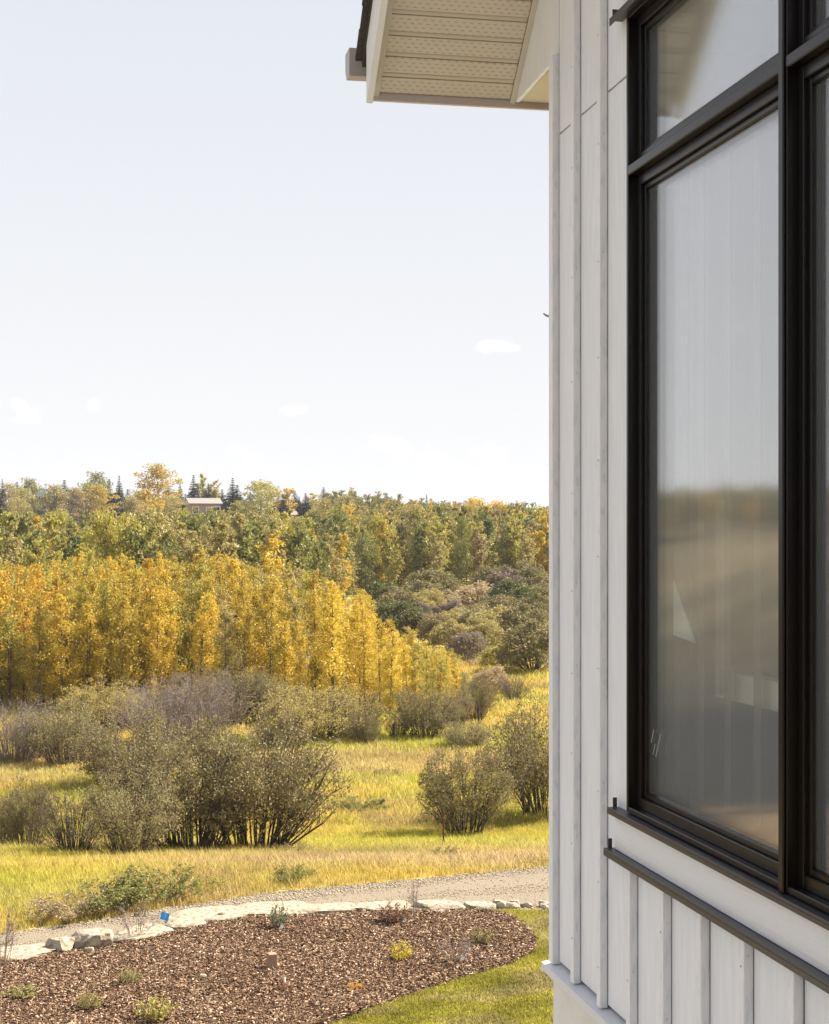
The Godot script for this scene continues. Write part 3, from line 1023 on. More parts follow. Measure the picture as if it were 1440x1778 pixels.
func _ready() -> void:
	var cam := Camera3D.new()
	cam.name = "camera"
	cam.projection = Camera3D.PROJECTION_FRUSTUM
	cam.near = 0.1
	cam.far = 6000.0
	cam.size = 2.0 * cam.near * 889.0 / 2800.0
	cam.frustum_offset = Vector2(0, 48.0 / 2800.0 * cam.near)
	cam.position = Vector3(0, EYE, 0)
	add_child(cam)
	cam.current = true
	var env := WorldEnvironment.new()
	env.name = "world"
	var e := Environment.new()
	e.background_mode = Environment.BG_SKY
	e.sky = build_sky()
	e.tonemap_mode = Environment.TONE_MAPPER_LINEAR
	e.tonemap_exposure = 3.3
	e.fog_enabled = true
	e.fog_density = 0.00012
	e.fog_light_color = Color(0.93, 0.95, 1.0)
	e.sdfgi_enabled = true
	e.ssao_enabled = true
	e.ssil_enabled = true
	env.environment = e
	add_child(env)
	var sun := DirectionalLight3D.new()
	sun.name = "sun"
	sun.light_energy = 1.6
	sun.light_color = Color(1.0, 0.95, 0.87)
	sun.light_angular_distance = 0.5
	sun.shadow_enabled = true
	sun.rotation = Vector3(deg_to_rad(-42.0), deg_to_rad(-62.0 + 0.0), 0)
	# the sun stands to the right and beyond: light travels to the left and towards the camera
	var az := deg_to_rad(62.0)
	var el := deg_to_rad(42.0)
	sun.basis = Basis.looking_at(-Vector3(sin(az) * cos(el), sin(el), -cos(az) * cos(el)), Vector3.UP)
	add_child(sun)

	make_materials()
	hill_noise.seed = 2
	hill_noise.frequency = 0.012
	patch_noise.seed = 8
	patch_noise.frequency = 0.06
	patch_noise.fractal_octaves = 3
	var rng := RandomNumberGenerator.new()
	rng.seed = 1234

	# ---- the ground, one sheet out to the horizon
	var xs: Array[float] = []
	var zs: Array[float] = []
	for v in [-3000.0, -1800.0, -1100.0, -700.0, -480.0]:
		xs.append(v)
	var xv := -360.0
	while xv < -40.0:
		xs.append(xv)
		xv += 8.0
	xv = -40.0
	while xv < 14.0:
		xs.append(xv)
		xv += 0.6
	while xv < 110.0:
		xs.append(xv)
		xv += 6.0
	for v in [150.0, 250.0, 450.0, 900.0, 1800.0, 3000.0]:
		xs.append(v)
	for v in [300.0, 100.0, 40.0, 10.0]:
		zs.append(v)
	var zv := -8.0
	while zv > -70.0:
		zs.append(zv)
		zv -= 0.6
	while zv > -130.0:
		zs.append(zv)
		zv -= 1.5
	while zv > -560.0:
		zs.append(zv)
		zv -= 8.0
	for v in [-620.0, -750.0, -1000.0, -1500.0, -2500.0, -3800.0]:
		zs.append(v)
	var g := MB.new()
	var gi := PackedInt32Array()
	for z in zs:
		for x in xs:
			g.v.append(on_land(x, z))
			var s := 0.5 if z > -130.0 else 4.0
			g.n.append(Vector3(land(x - s, z) - land(x + s, z), 2.0 * s, land(x, z - s) - land(x, z + s)).normalized())
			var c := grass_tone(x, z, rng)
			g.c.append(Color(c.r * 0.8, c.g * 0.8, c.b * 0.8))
			g.uv.append(Vector2(x, z))
	for i in range(zs.size() - 1):
		for j in range(xs.size() - 1):
			var q := i * xs.size() + j
			gi.append_array([q, q + 1, q + xs.size(), q + 1, q + xs.size() + 1, q + xs.size()])
	# rows run away from the viewer, so this order faces up
	var ga := []
	ga.resize(Mesh.ARRAY_MAX)
	ga[Mesh.ARRAY_VERTEX] = g.v
	ga[Mesh.ARRAY_NORMAL] = g.n
	ga[Mesh.ARRAY_COLOR] = g.c
	ga[Mesh.ARRAY_TEX_UV] = g.uv
	for q in range(0, gi.size(), 3):
		var t := gi[q + 1]
		gi[q + 1] = gi[q + 2]
		gi[q + 2] = t
	ga[Mesh.ARRAY_INDEX] = gi
	var gm := ArrayMesh.new()
	gm.add_surface_from_arrays(Mesh.PRIMITIVE_TRIANGLES, ga)
	ground_piece("ground", gm, M.earth)

	var road := PackedVector2Array([Vector2(-12, -18.4), Vector2(-9.0, -19.6), Vector2(-5.6, -20.8), Vector2(-4.3, -21.5), Vector2(-3.2, -22.8), Vector2(-2.0, -23.5), Vector2(0.2, -23.85), Vector2(1.6, -23.9), Vector2(4.0, -24.0), Vector2(12, -24.0), Vector2(12, -29.6), Vector2(6.0, -28.4), Vector2(2.3, -27.15), Vector2(-0.2, -26.0), Vector2(-2.1, -25.2), Vector2(-3.8, -23.98), Vector2(-4.9, -23.05), Vector2(-5.9, -22.4), Vector2(-9.0, -20.9), Vector2(-12, -19.8)])
	ground_piece("road", sheet(road, 0.006), M.gravel, "structure", "pale gravel driveway")
	var bed := PackedVector2Array([Vector2(-9.5, -19.2), Vector2(-5.45, -20.95), Vector2(-4.7, -21.4), Vector2(-4.1, -21.65), Vector2(-3.5, -22.3), Vector2(-3.1, -22.85), Vector2(-2.7, -23.25), Vector2(-2.0, -23.45), Vector2(-1.3, -23.6), Vector2(-0.6, -23.7), Vector2(0.2, -23.82), Vector2(1.0, -23.86), Vector2(1.35, -23.6), Vector2(1.56, -22.9), Vector2(1.66, -22.1), Vector2(1.58, -21.4), Vector2(1.2, -20.75), Vector2(0.58, -20.15), Vector2(-0.14, -19.3), Vector2(-0.92, -18.3), Vector2(-2.2, -16.6), Vector2(-9.5, -15.8)])
	ground_piece("lawn", sheet(PackedVector2Array([Vector2(-11, 6), Vector2(-11, -16.3), Vector2(-2.0, -17.0), Vector2(-0.9, -18.6), Vector2(0.5, -20.4), Vector2(1.3, -21.2), Vector2(1.5, -22.2), Vector2(1.2, -23.88), Vector2(3.8, -23.98), Vector2(12, -23.98), Vector2(12, 6)]), 0.004), M.lawn_base, "structure", "mown lawn")
	ground_piece("patio", sheet(PackedVector2Array([Vector2(-10, 5), Vector2(-10, -15.2), Vector2(1.5, -15.2), Vector2(2.4, -8.0), Vector2(2.4, 5)]), 0.012), M.bounce_grey, "structure", "unseen grey slab added to cut yellow bounce on the house wall")  # added out of view: keeps yellow ground light off the shaded wall
	ground_piece("mulch_bed", sheet(bed, 0.012), M.mulch_base, "structure", "planting bed")

	build_house()

	# ---- the far houses
	var pale_wall := mat(0.27, 0.225, 0.20, 0.8)
	var pale_roof := mat(0.22, 0.21, 0.20, 0.6)
	var dark_wall := mat(0.035, 0.04, 0.04, 0.8)
	var teal_roof := mat(0.05, 0.11, 0.12, 0.6)
	far_house("house", "grey two-storey house with pale roof on the ridge beside a tall spruce", on_land(-64.0, -488.0, -1.5), 0.32, Vector3(9.4, 6.2, 8.0), 1.5, pale_wall, pale_roof, [[-3.0, 3.3, 1.5, 1.7], [1.0, 3.3, 1.2, 1.6], [3.4, 3.6, 1.7, 1.5], [3.0, 0.6, 1.6, 1.2]])
	far_house("house", "dark house with a teal roof half hidden by trees on the left ridge", on_land(-110.0, -492.0, -0.8), -0.5, Vector3(10.0, 8.2, 9.0), 2.2, dark_wall, teal_roof, [[0.0, 4.2, 1.6, 1.6]])
	far_house("shed", "small tan shed at the foot of two spruces on the ridge", on_land(-36.5, -470.0), 0.4, Vector3(3.4, 2.6, 3.0), 0.8, mat(0.42, 0.33, 0.24, 0.9), mat(0.24, 0.2, 0.16, 0.9), [])
	far_house("shed", "little pale shed among bushes right of the left spruce pair", on_land(-86.5, -470.0), 0.2, Vector3(2.6, 3.4, 2.4), 0.6, mat(0.5, 0.47, 0.44, 0.9), mat(0.5, 0.48, 0.46, 0.9), [])

	make_protos()

	var shrubs := [
		[-4.88, -35.48, 2.84, 2.83, "willow", M.willow_dark, M.twig, "large grey-green willow shrub left of the widest one in the front row"],
		[-3.65, -37.17, 3.20, 3.11, "willow", M.willow_dark, M.twig, "largest grey-green willow shrub in the meadow with bare branches leaning right"],
		[-5.82, -33.11, 1.80, 1.66, "willow", M.willow, M.twig, "olive willow shrub with dark underside left of the two largest front shrubs"],
		[-7.33, -34.68, 1.49, 1.42, "bare", M.dusk, M.twig, "low grey-brown shrub third from the left in the front row"],
		[-8.84, -36.82, 1.73, 1.03, "willow", M.willow_dark, M.twig, "narrow dark shrub with a leaning branch near the left edge in front"],
		[-9.73, -37.93, 1.52, 0.99, "bare", M.willow, M.twig, "small thin shrub cut off by the left edge in the front row"],
		[-14.92, -59.84, 2.55, 2.45, "bare", M.dusk, M.grey_twig, "bare purple-grey shrub at the left edge behind the front row"],
		[-14.18, -61.09, 2.09, 2.04, "bare", M.dusk, M.grey_twig, "bare grey shrub between the left edge and the round olive willow"],
		[-12.84, -59.13, 2.32, 2.42, "willow", M.willow, M.twig, "round olive willow shrub beside the bare grey shrubs at left"],
		[-9.27, -53.16, 2.43, 3.26, "willow", M.willow_dark, M.twig, "wide olive willow shrub with deep shade below in the second row"],
		[-13.54, -70.85, 2.31, 3.29, "willow", M.willow_gold, M.twig, "yellowish willow shrub below the orange aspens at left"],
		[-10.09, -64.95, 2.98, 3.38, "bare", M.dusk, M.grey_twig, "bare purplish shrub in the middle of the left thicket"],
		[-8.97, -67.01, 3.11, 3.24, "bare", M.dusk, M.grey_twig, "tall bare grey shrub at the top of the left thicket"],
		[-8.37, -73.22, 2.69, 2.99, "willow", M.willow_dark, M.twig, "grey-olive willow shrub at the top right of the left thicket"],
		[-7.00, -73.96, 2.46, 2.20, "willow", M.willow, M.twig, "dark-stemmed willow shrub just left of the yellowish round one"],
		[-5.43, -64.66, 1.47, 1.68, "willow", M.willow_dark, M.twig, "small willow shrub in front of the gap beside the largest willow"],
		[-4.17, -66.70, 2.44, 3.72, "willow", M.willow_gold, M.twig, "broad yellow-olive willow shrub below the right end of the aspen stand"],
		[-2.64, -67.29, 2.30, 2.50, "bare", M.willow_gold, M.twig, "half-bare willow shrub with fine twigs reaching right toward the grass gap"],
		[-2.10, -65.35, 1.48, 1.21, "willow", M.willow_dark, M.twig, "small green shrub at the foot of the half-bare willow"],
		[0.43, -67.66, 2.32, 2.31, "willow", M.willow_dark, M.twig, "grey-olive willow shrub in the middle of the meadow left of the slim one"],
		[1.95, -72.92, 1.78, 1.25, "willow", M.willow, M.twig, "small willow shrub between two larger ones in mid meadow"],
		[2.93, -75.97, 2.25, 1.69, "willow", M.willow_dark, M.twig, "slim upright willow shrub right of centre in mid meadow"],
		[-0.68, -67.84, 1.17, 1.01, "bare", M.willow_dark, M.twig, "low sparse shrub left of the mid-meadow willow"],
		[2.11, -64.26, 1.20, 1.62, "willow", M.willow, M.twig, "small pale shrub just behind the round dark-based willow"],
		[1.33, -43.36, 2.38, 2.13, "willow", M.willow_dark, M.twig, "round willow shrub standing alone behind the rusty stake"],
		[3.78, -46.41, 3.37, 2.84, "willow", M.willow_dark, M.twig, "tall willow shrub half hidden by the house corner"],
		[5.26, -85.55, 1.69, 1.48, "bare", M.willow, M.twig, "small thin shrub on the bright grass near the house corner"],
		[1.82, -91.09, 1.82, 2.00, "far_shrub", M.willow_dark, M.twig, "round grey shrub at the tip of the yellow aspens"],
		[4.26, -90.27, 1.94, 2.48, "far_shrub", M.tan_leaf, M.twig, "tan-yellow shrub right of the tip of the yellow aspens"],
		[7.71, -105.26, 3.90, 5.38, "far_shrub", M.thicket, M.twig, "big dark shrub beside the house corner in the far thicket"],
		[5.74, -110.17, 1.72, 2.68, "far_shrub", M.lime, M.twig, "small round bright green shrub in front of the dark thicket"],
		[3.75, -114.08, 2.72, 3.41, "far_shrub", M.dusk, M.grey_twig, "bare brownish shrub left of the small round green one"],
		[6.17, -132.95, 3.65, 4.96, "far_shrub", M.olive, M.twig, "olive dome-shaped shrub in the middle of the far thicket"],
		[8.79, -133.08, 3.74, 5.75, "far_shrub", M.thicket, M.twig, "wide dark olive shrub above the big dark one by the house corner"],
		[-1.39, -155.37, 3.69, 5.80, "far_shrub", M.willow_dark, M.twig, "grey-green shrub at the left end of the far thicket"],
		[1.28, -162.42, 3.77, 4.47, "far_shrub", M.olive, M.twig, "dark green shrub second from the left of the far thicket"],
		[6.19, -169.88, 3.93, 5.67, "far_shrub", M.tan_leaf, M.twig, "pale tan-leaved shrub at the top of the far thicket"],
		[3.27, -166.25, 3.06, 3.92, "far_shrub", M.tan_leaf, M.grey_twig, "small tan shrub between dark green and pale ones in the far thicket"],
		[10.48, -178.88, 2.59, 5.62, "far_shrub", M.thicket, M.twig, "low dark shrub at the edge of the dark wood"],
		[14.04, -182.85, 2.78, 5.75, "far_shrub", M.olive, M.twig, "olive shrub where the dark wood meets the house corner"],
		[3.66, -146.48, 2.56, 4.60, "far_shrub", M.olive, M.twig, "low olive shrub in the left middle of the far thicket"],
		[9.55, -121.57, 2.26, 3.34, "far_shrub", M.dusk, M.grey_twig, "brownish shrub behind the big dark one at the house corner"],
		[8.12, -151.54, 3.46, 4.76, "far_shrub", M.willow_dark, M.twig, "grey shrub between the dome-shaped and the pale tan ones"],
		[1.90, -132.74, 3.06, 3.65, "far_shrub", M.willow_dark, M.twig, "grey-green shrub behind the green tips of the aspen stand"],
		[5.74, -138.42, 3.46, 5.45, "far_shrub", M.willow, M.twig, "grey-green shrub among many in the thicket below the dark wood"],
		[6.78, -151.33, 3.26, 5.30, "far_shrub", M.willow_dark, M.twig, "grey-green shrub among many in the thicket below the dark wood"],
		[5.68, -127.89, 2.60, 4.09, "far_shrub", M.olive, M.twig, "olive shrub among many in the thicket below the dark wood"],
		[2.63, -184.68, 2.74, 3.49, "far_shrub", M.thicket, M.twig, "dark olive shrub among many in the thicket below the dark wood"],
		[0.41, -142.16, 2.89, 4.47, "far_shrub", M.willow_dark, M.twig, "grey-green shrub among many in the thicket below the dark wood"],
		[-2.98, -145.61, 2.42, 2.84, "far_shrub", M.tan_leaf, M.twig, "tan shrub among many in the thicket below the dark wood"],
		[12.94, -186.33, 5.37, 6.85, "far_shrub", M.thicket, M.twig, "dark olive shrub among many in the thicket below the dark wood"],
		[-1.64, -166.87, 3.76, 5.68, "far_shrub", M.thicket, M.twig, "dark olive shrub among many in the thicket below the dark wood"],
		[-0.79, -142.09, 2.48, 4.06, "far_shrub", M.dusk, M.twig, "brownish shrub among many in the thicket below the dark wood"],
		[2.80, -192.67, 3.30, 4.11, "far_shrub", M.tan_leaf, M.twig, "tan shrub among many in the thicket below the dark wood"],
		[-3.57, -167.88, 3.89, 5.75, "far_shrub", M.deep, M.twig, "dark green shrub among many in the thicket below the dark wood"],
		[9.63, -188.62, 5.04, 7.16, "far_shrub", M.thicket, M.twig, "dark olive shrub among many in the thicket below the dark wood"],
		[1.07, -154.37, 2.67, 3.46, "far_shrub", M.dusk, M.twig, "brownish shrub among many in the thicket below the dark wood"],
		[11.34, -147.10, 4.01, 4.81, "far_shrub", M.thicket, M.twig, "dark olive shrub among many in the thicket below the dark wood"],
		[9.79, -163.02, 4.40, 6.21, "far_shrub", M.deep, M.twig, "dark green shrub among many in the thicket below the dark wood"],
		[7.42, -145.36, 2.39, 3.08, "far_shrub", M.thicket, M.twig, "dark olive shrub among many in the thicket below the dark wood"],
		[9.91, -155.77, 3.10, 4.43, "far_shrub", M.deep, M.twig, "dark green shrub among many in the thicket below the dark wood"],
		[10.82, -184.45, 4.83, 6.60, "far_shrub", M.dusk, M.twig, "brownish shrub among many in the thicket below the dark wood"],
		[0.74, -157.56, 2.81, 3.96, "far_shrub", M.olive, M.twig, "olive shrub among many in the thicket below the dark wood"],
		[2.21, -180.96, 5.11, 7.44, "far_shrub", M.thicket, M.twig, "dark olive shrub among many in the thicket below the dark wood"],
		[1.10, -166.68, 4.40, 6.56, "far_shrub", M.thicket, M.twig, "dark olive shrub among many in the thicket below the dark wood"],
		[8.77, -166.83, 2.84, 3.41, "far_shrub", M.tan_leaf, M.twig, "tan shrub among many in the thicket below the dark wood"],
		[13.73, -166.56, 2.51, 3.81, "far_shrub", M.tan_leaf, M.twig, "tan shrub among many in the thicket below the dark wood"],
		[1.74, -171.70, 3.58, 4.35, "far_shrub", M.dusk, M.twig, "brownish shrub among many in the thicket below the dark wood"],
		[14.80, -198.65, 3.87, 4.98, "far_shrub", M.tan_leaf, M.twig, "tan shrub among many in the thicket below the dark wood"],
		[13.53, -165.30, 3.95, 6.18, "far_shrub", M.thicket, M.twig, "dark olive shrub among many in the thicket below the dark wood"],
		[-2.61, -157.46, 2.45, 3.34, "far_shrub", M.thicket, M.twig, "dark olive shrub among many in the thicket below the dark wood"],
		[-1.81, -142.47, 3.86, 6.41, "far_shrub", M.deep, M.twig, "dark green shrub among many in the thicket below the dark wood"],
		[3.45, -153.83, 2.99, 3.90, "far_shrub", M.dusk, M.twig, "brownish shrub among many in the thicket below the dark wood"],
		[3.11, -127.91, 2.60, 4.25, "far_shrub", M.olive, M.twig, "olive shrub among many in the thicket below the dark wood"],
	]
	var stand := [
		[-22.1, -78.0, 5.4, M.orange],
		[-14.2, -78.0, 6.8, M.mustard],
		[-9.2, -78.1, 5.2, M.olive],
		[-18.3, -78.1, 5.9, M.mustard],
		[-12.5, -78.2, 5.8, M.gold],
		[-17.1, -78.4, 6.0, M.gold],
		[-10.4, -78.4, 5.9, M.gold],
		[-4.0, -78.5, 6.0, M.bright],
		[-7.0, -78.8, 6.5, M.mustard],
		[-5.6, -78.9, 4.7, M.gold],
		[-24.2, -78.9, 6.1, M.gold],
		[-21.2, -78.9, 6.4, M.lime],
		[-1.2, -79.1, 4.0, M.bright],
		[0.0, -79.1, 3.0, M.mustard],
		[-18.7, -79.2, 4.4, M.mustard],
		[1.3, -79.3, 2.1, M.mustard],
		[-14.1, -79.7, 6.8, M.mustard],
		[-16.2, -79.8, 5.4, M.gold],
		[-22.2, -79.8, 5.4, M.gold],
		[-6.4, -79.9, 4.6, M.bright],
		[-4.1, -80.1, 4.4, M.gold],
		[-12.4, -80.1, 7.0, M.gold],
		[-10.1, -80.1, 6.7, M.gold],
		[-20.2, -80.2, 5.3, M.lime],
		[-2.5, -80.2, 4.4, M.gold],
		[-24.5, -80.4, 7.3, M.mustard],
		[-0.4, -80.8, 3.5, M.bright],
		[-14.8, -80.8, 6.6, M.mustard],
		[-17.4, -80.9, 5.4, M.mustard],
		[-7.3, -80.9, 6.0, M.gold],
		[-18.6, -81.0, 5.0, M.lime],
		[-22.8, -81.1, 6.6, M.gold],
		[-12.8, -81.3, 6.1, M.gold],
		[-25.5, -81.3, 6.2, M.gold],
		[-5.9, -81.4, 5.8, M.olive],
		[-20.9, -81.4, 5.1, M.gold],
		[2.1, -81.5, 2.1, M.bright],
		[-19.7, -81.5, 6.2, M.orange],
		[-10.3, -81.7, 5.5, M.bright],
		[-15.7, -81.7, 7.5, M.lime],
		[-1.1, -81.8, 3.0, M.mustard],
		[-2.7, -81.9, 3.5, M.bright],
		[-8.7, -82.1, 6.6, M.mustard],
		[0.9, -82.2, 2.1, M.lime],
		[-24.4, -82.4, 6.3, M.gold],
		[-14.0, -82.5, 7.2, M.mustard],
		[-16.7, -82.7, 6.8, M.mustard],
		[-12.6, -82.7, 6.3, M.lime],
		[-4.2, -83.0, 5.5, M.bright],
		[-26.8, -83.1, 4.7, M.mustard],
		[-9.9, -83.2, 6.3, M.olive],
		[-22.4, -83.3, 5.8, M.mustard],
		[-18.7, -83.5, 5.9, M.orange],
		[0.3, -83.5, 3.3, M.lime],
		[-6.6, -83.5, 6.4, M.mustard],
		[-20.1, -83.6, 5.9, M.mustard],
		[-2.6, -83.6, 5.1, M.gold],
		[-8.6, -83.7, 4.9, M.mustard],
		[-13.7, -83.8, 6.9, M.mustard],
		[-12.3, -84.1, 7.2, M.mustard],
		[-21.7, -84.3, 7.0, M.gold],
		[-15.9, -84.3, 7.4, M.gold],
		[-26.4, -84.6, 6.0, M.mustard],
		[-4.4, -84.6, 6.5, M.bright],
		[-23.0, -84.7, 6.3, M.gold],
		[-1.8, -85.0, 4.5, M.gold],
		[-0.1, -85.0, 3.2, M.mustard],
		[-20.6, -85.1, 7.2, M.mustard],
		[-10.4, -85.2, 7.6, M.mustard],
		[1.5, -85.4, 2.7, M.lime],
		[-7.2, -85.4, 6.1, M.gold],
		[-24.3, -85.6, 6.0, M.orange],
		[-27.0, -85.7, 6.8, M.gold],
		[-19.1, -85.7, 6.7, M.mustard],
		[-21.7, -85.8, 6.8, M.orange],
		[-3.1, -85.8, 4.9, M.gold],
		[-25.5, -85.8, 7.4, M.mustard],
		[-9.4, -85.8, 7.7, M.bright],
		[-16.7, -86.0, 6.9, M.gold],
		[-13.4, -86.0, 7.6, M.gold],
		[-0.6, -86.1, 3.5, M.gold],
		[-15.2, -86.3, 6.5, M.gold],
		[-20.1, -86.4, 6.5, M.orange],
		[-7.7, -86.5, 7.3, M.mustard],
		[-5.3, -86.6, 6.8, M.mustard],
		[-17.8, -86.7, 7.8, M.lime],
		[-11.4, -87.0, 7.4, M.lime],
		[-23.6, -87.1, 7.0, M.gold],
		[-28.1, -87.3, 7.0, M.lime],
		[-22.2, -87.4, 7.3, M.lime],
		[-15.8, -87.5, 6.5, M.lime],
		[-9.8, -87.5, 7.6, M.olive],
		[-13.5, -87.5, 6.7, M.mustard],
		[-26.1, -87.7, 6.6, M.gold],
		[-4.4, -87.7, 5.0, M.mustard],
		[-1.1, -87.8, 3.3, M.bright],
		[-7.7, -87.9, 6.5, M.bright],
		[0.7, -88.0, 3.1, M.mustard],
		[-18.2, -88.1, 6.6, M.gold],
		[-2.9, -88.1, 5.6, M.gold],
		[-12.2, -88.1, 6.5, M.olive],
		[-6.1, -88.2, 6.8, M.lime],
		[-20.4, -88.4, 6.5, M.gold],
		[-27.1, -88.4, 7.1, M.orange],
		[-14.8, -88.5, 7.7, M.orange],
		[-16.9, -88.6, 7.6, M.gold],
		[-9.6, -88.7, 7.1, M.mustard],
		[1.8, -88.7, 2.6, M.bright],
		[-23.2, -88.8, 6.1, M.gold],
		[-4.0, -89.0, 5.4, M.gold],
		[-7.5, -89.2, 5.8, M.lime],
		[-25.0, -89.2, 6.1, M.mustard],
		[-28.6, -89.2, 6.2, M.mustard],
		[-1.1, -89.7, 4.2, M.gold],
		[-13.2, -89.8, 7.3, M.lime],
		[-18.3, -89.8, 7.5, M.lime],
		[-8.8, -89.8, 7.0, M.mustard],
		[-2.6, -89.9, 4.6, M.gold],
		[-21.4, -90.0, 7.0, M.orange],
		[-26.7, -90.0, 6.1, M.orange],
		[-4.4, -90.3, 5.6, M.mustard],
		[-10.5, -90.3, 7.0, M.gold],
		[-7.0, -90.4, 7.1, M.olive],
		[-19.5, -90.4, 6.7, M.mustard],
		[-14.2, -90.5, 7.1, M.mustard],
		[0.4, -90.5, 2.9, M.bright],
		[-24.9, -90.6, 7.0, M.mustard],
		[-28.3, -90.7, 6.0, M.gold],
		[-17.2, -90.7, 6.7, M.lime],
		[-15.7, -90.8, 6.7, M.lime],
		[-22.8, -91.4, 7.1, M.mustard],
		[-5.6, -91.5, 5.7, M.gold],
		[1.6, -91.6, 2.2, M.bright],
		[-12.7, -91.7, 7.9, M.mustard],
		[-29.5, -91.8, 5.9, M.gold],
		[-3.3, -92.0, 5.0, M.bright],
		[-1.6, -92.1, 3.5, M.gold],
		[-24.7, -92.1, 7.0, M.mustard],
		[-19.6, -92.1, 7.4, M.lime],
		[-21.2, -92.3, 7.2, M.lime],
		[-17.7, -92.4, 6.9, M.gold],
		[-11.3, -92.5, 6.3, M.mustard],
		[-15.7, -92.8, 6.6, M.gold],
		[-9.0, -93.0, 7.1, M.lime],
		[2.2, -93.1, 2.2, M.mustard],
		[-6.2, -93.3, 6.0, M.gold],
		[-0.2, -93.5, 3.6, M.mustard],
		[-3.5, -93.7, 5.5, M.gold],
		[-17.9, -93.8, 7.8, M.gold],
		[-27.2, -93.8, 6.6, M.gold],
		[-21.2, -93.9, 6.9, M.gold],
		[-10.7, -94.0, 7.8, M.gold],
		[-23.1, -94.0, 6.9, M.orange],
		[-7.3, -94.2, 6.7, M.bright],
		[-12.4, -94.3, 6.7, M.mustard],
		[-4.7, -94.7, 6.3, M.gold],
		[-25.1, -94.7, 6.6, M.gold],
		[-30.8, -94.8, 5.7, M.gold],
		[1.3, -94.8, 2.2, M.bright],
		[-16.8, -94.9, 7.5, M.gold],
		[-19.6, -95.0, 7.6, M.gold],
		[-8.8, -95.2, 7.1, M.olive],
		[-0.4, -95.2, 3.3, M.lime],
		[-11.3, -95.4, 7.2, M.mustard],
		[-15.3, -95.4, 6.7, M.mustard],
		[-29.3, -95.6, 6.9, M.orange],
		[-26.6, -95.6, 7.5, M.orange],
		[-13.3, -95.6, 7.0, M.mustard],
		[-2.9, -95.7, 5.2, M.gold],
		[-22.1, -95.8, 7.0, M.orange],
		[-5.9, -95.9, 5.8, M.olive],
		[-18.1, -96.0, 6.9, M.mustard],
		[-4.2, -96.2, 5.1, M.gold],
		[-23.6, -96.4, 7.1, M.orange],
		[-19.8, -96.5, 7.6, M.gold],
		[2.2, -96.6, 2.2, M.lime],
		[-10.3, -96.9, 7.3, M.mustard],
		[-25.5, -96.9, 7.2, M.gold],
		[-30.1, -97.0, 6.4, M.mustard],
		[-8.0, -97.1, 6.3, M.mustard],
		[-21.7, -97.2, 6.6, M.orange],
		[-17.2, -97.2, 7.0, M.mustard],
		[-0.4, -97.5, 3.5, M.lime],
		[-31.6, -97.5, 6.9, M.mustard],
		[-14.5, -97.5, 7.4, M.mustard],
		[-6.2, -97.6, 6.7, M.mustard],
		[1.2, -97.8, 2.2, M.mustard],
		[-3.3, -97.9, 5.1, M.bright],
		[-9.6, -98.2, 6.7, M.mustard],
		[-23.0, -98.3, 7.0, M.orange],
		[-12.4, -98.3, 7.8, M.lime],
		[-15.6, -98.7, 6.8, M.mustard],
		[-19.9, -98.7, 7.2, M.mustard],
		[-24.4, -98.8, 6.6, M.mustard],
		[-28.8, -98.9, 6.7, M.mustard],
		[-27.3, -98.9, 6.5, M.mustard],
		[-17.3, -99.1, 6.9, M.lime],
		[-30.9, -99.4, 6.4, M.mustard],
		[-7.1, -99.7, 6.9, M.olive],
		[-4.4, -100.0, 5.4, M.olive],
		[-12.1, -100.1, 7.6, M.mustard],
		[-26.4, -100.1, 7.2, M.gold],
		[-10.4, -100.1, 6.4, M.mustard],
		[-24.0, -100.4, 6.5, M.lime],
		[-5.8, -100.6, 6.1, M.olive],
		[-17.8, -100.6, 6.7, M.lime],
		[-28.3, -100.7, 6.4, M.mustard],
		[-20.7, -101.0, 7.3, M.mustard],
		[-14.3, -101.1, 7.1, M.lime],
		[-3.1, -101.4, 4.7, M.mustard],
		[-8.9, -101.4, 6.7, M.olive],
		[-25.2, -101.4, 7.3, M.olive],
		[-7.3, -101.5, 6.3, M.mustard],
		[-31.3, -101.8, 6.5, M.mustard],
		[-10.5, -102.1, 6.7, M.lime],
		[-17.2, -102.1, 7.0, M.gold],
		[-22.2, -102.3, 7.4, M.gold],
		[-15.6, -102.5, 7.5, M.gold],
		[-5.7, -102.6, 6.4, M.mustard],
		[-23.9, -102.6, 6.6, M.lime],
		[-8.0, -102.8, 6.7, M.mustard],
		[-27.2, -102.8, 7.4, M.orange],
		[-3.5, -103.1, 5.4, M.lime],
		[-13.2, -103.2, 7.4, M.mustard],
		[-19.2, -103.2, 7.6, M.mustard],
		[-29.3, -103.3, 6.6, M.olive],
		[-14.9, -103.8, 6.5, M.mustard],
		[-33.7, -103.9, 6.9, M.mustard],
		[-22.8, -103.9, 7.1, M.olive],
		[-20.6, -104.0, 7.6, M.mustard],
		[-8.4, -104.3, 6.2, M.mustard],
		[-12.6, -104.5, 7.4, M.mustard],
		[-3.6, -104.6, 5.2, M.bright],
		[-25.0, -104.6, 7.0, M.lime],
		[-5.6, -104.9, 5.6, M.bright],
		[-16.6, -105.3, 6.6, M.gold],
		[-34.1, -105.6, 7.0, M.olive],
		[-14.7, -105.6, 6.7, M.olive],
		[-31.8, -105.6, 6.2, M.orange],
		[-10.5, -105.6, 6.6, M.olive],
		[-18.8, -105.8, 7.0, M.olive],
		[-22.8, -105.9, 6.6, M.orange],
		[-29.2, -105.9, 6.4, M.orange],
		[-26.1, -106.1, 7.1, M.lime],
		[-6.7, -106.5, 6.0, M.mustard],
		[-20.9, -106.6, 6.8, M.mustard],
		[-13.3, -106.8, 7.6, M.olive],
		[-11.5, -106.9, 6.3, M.gold],
		[-15.3, -107.0, 6.5, M.olive],
		[-27.4, -107.0, 6.2, M.orange],
		[-3.1, -107.0, 4.4, M.mustard],
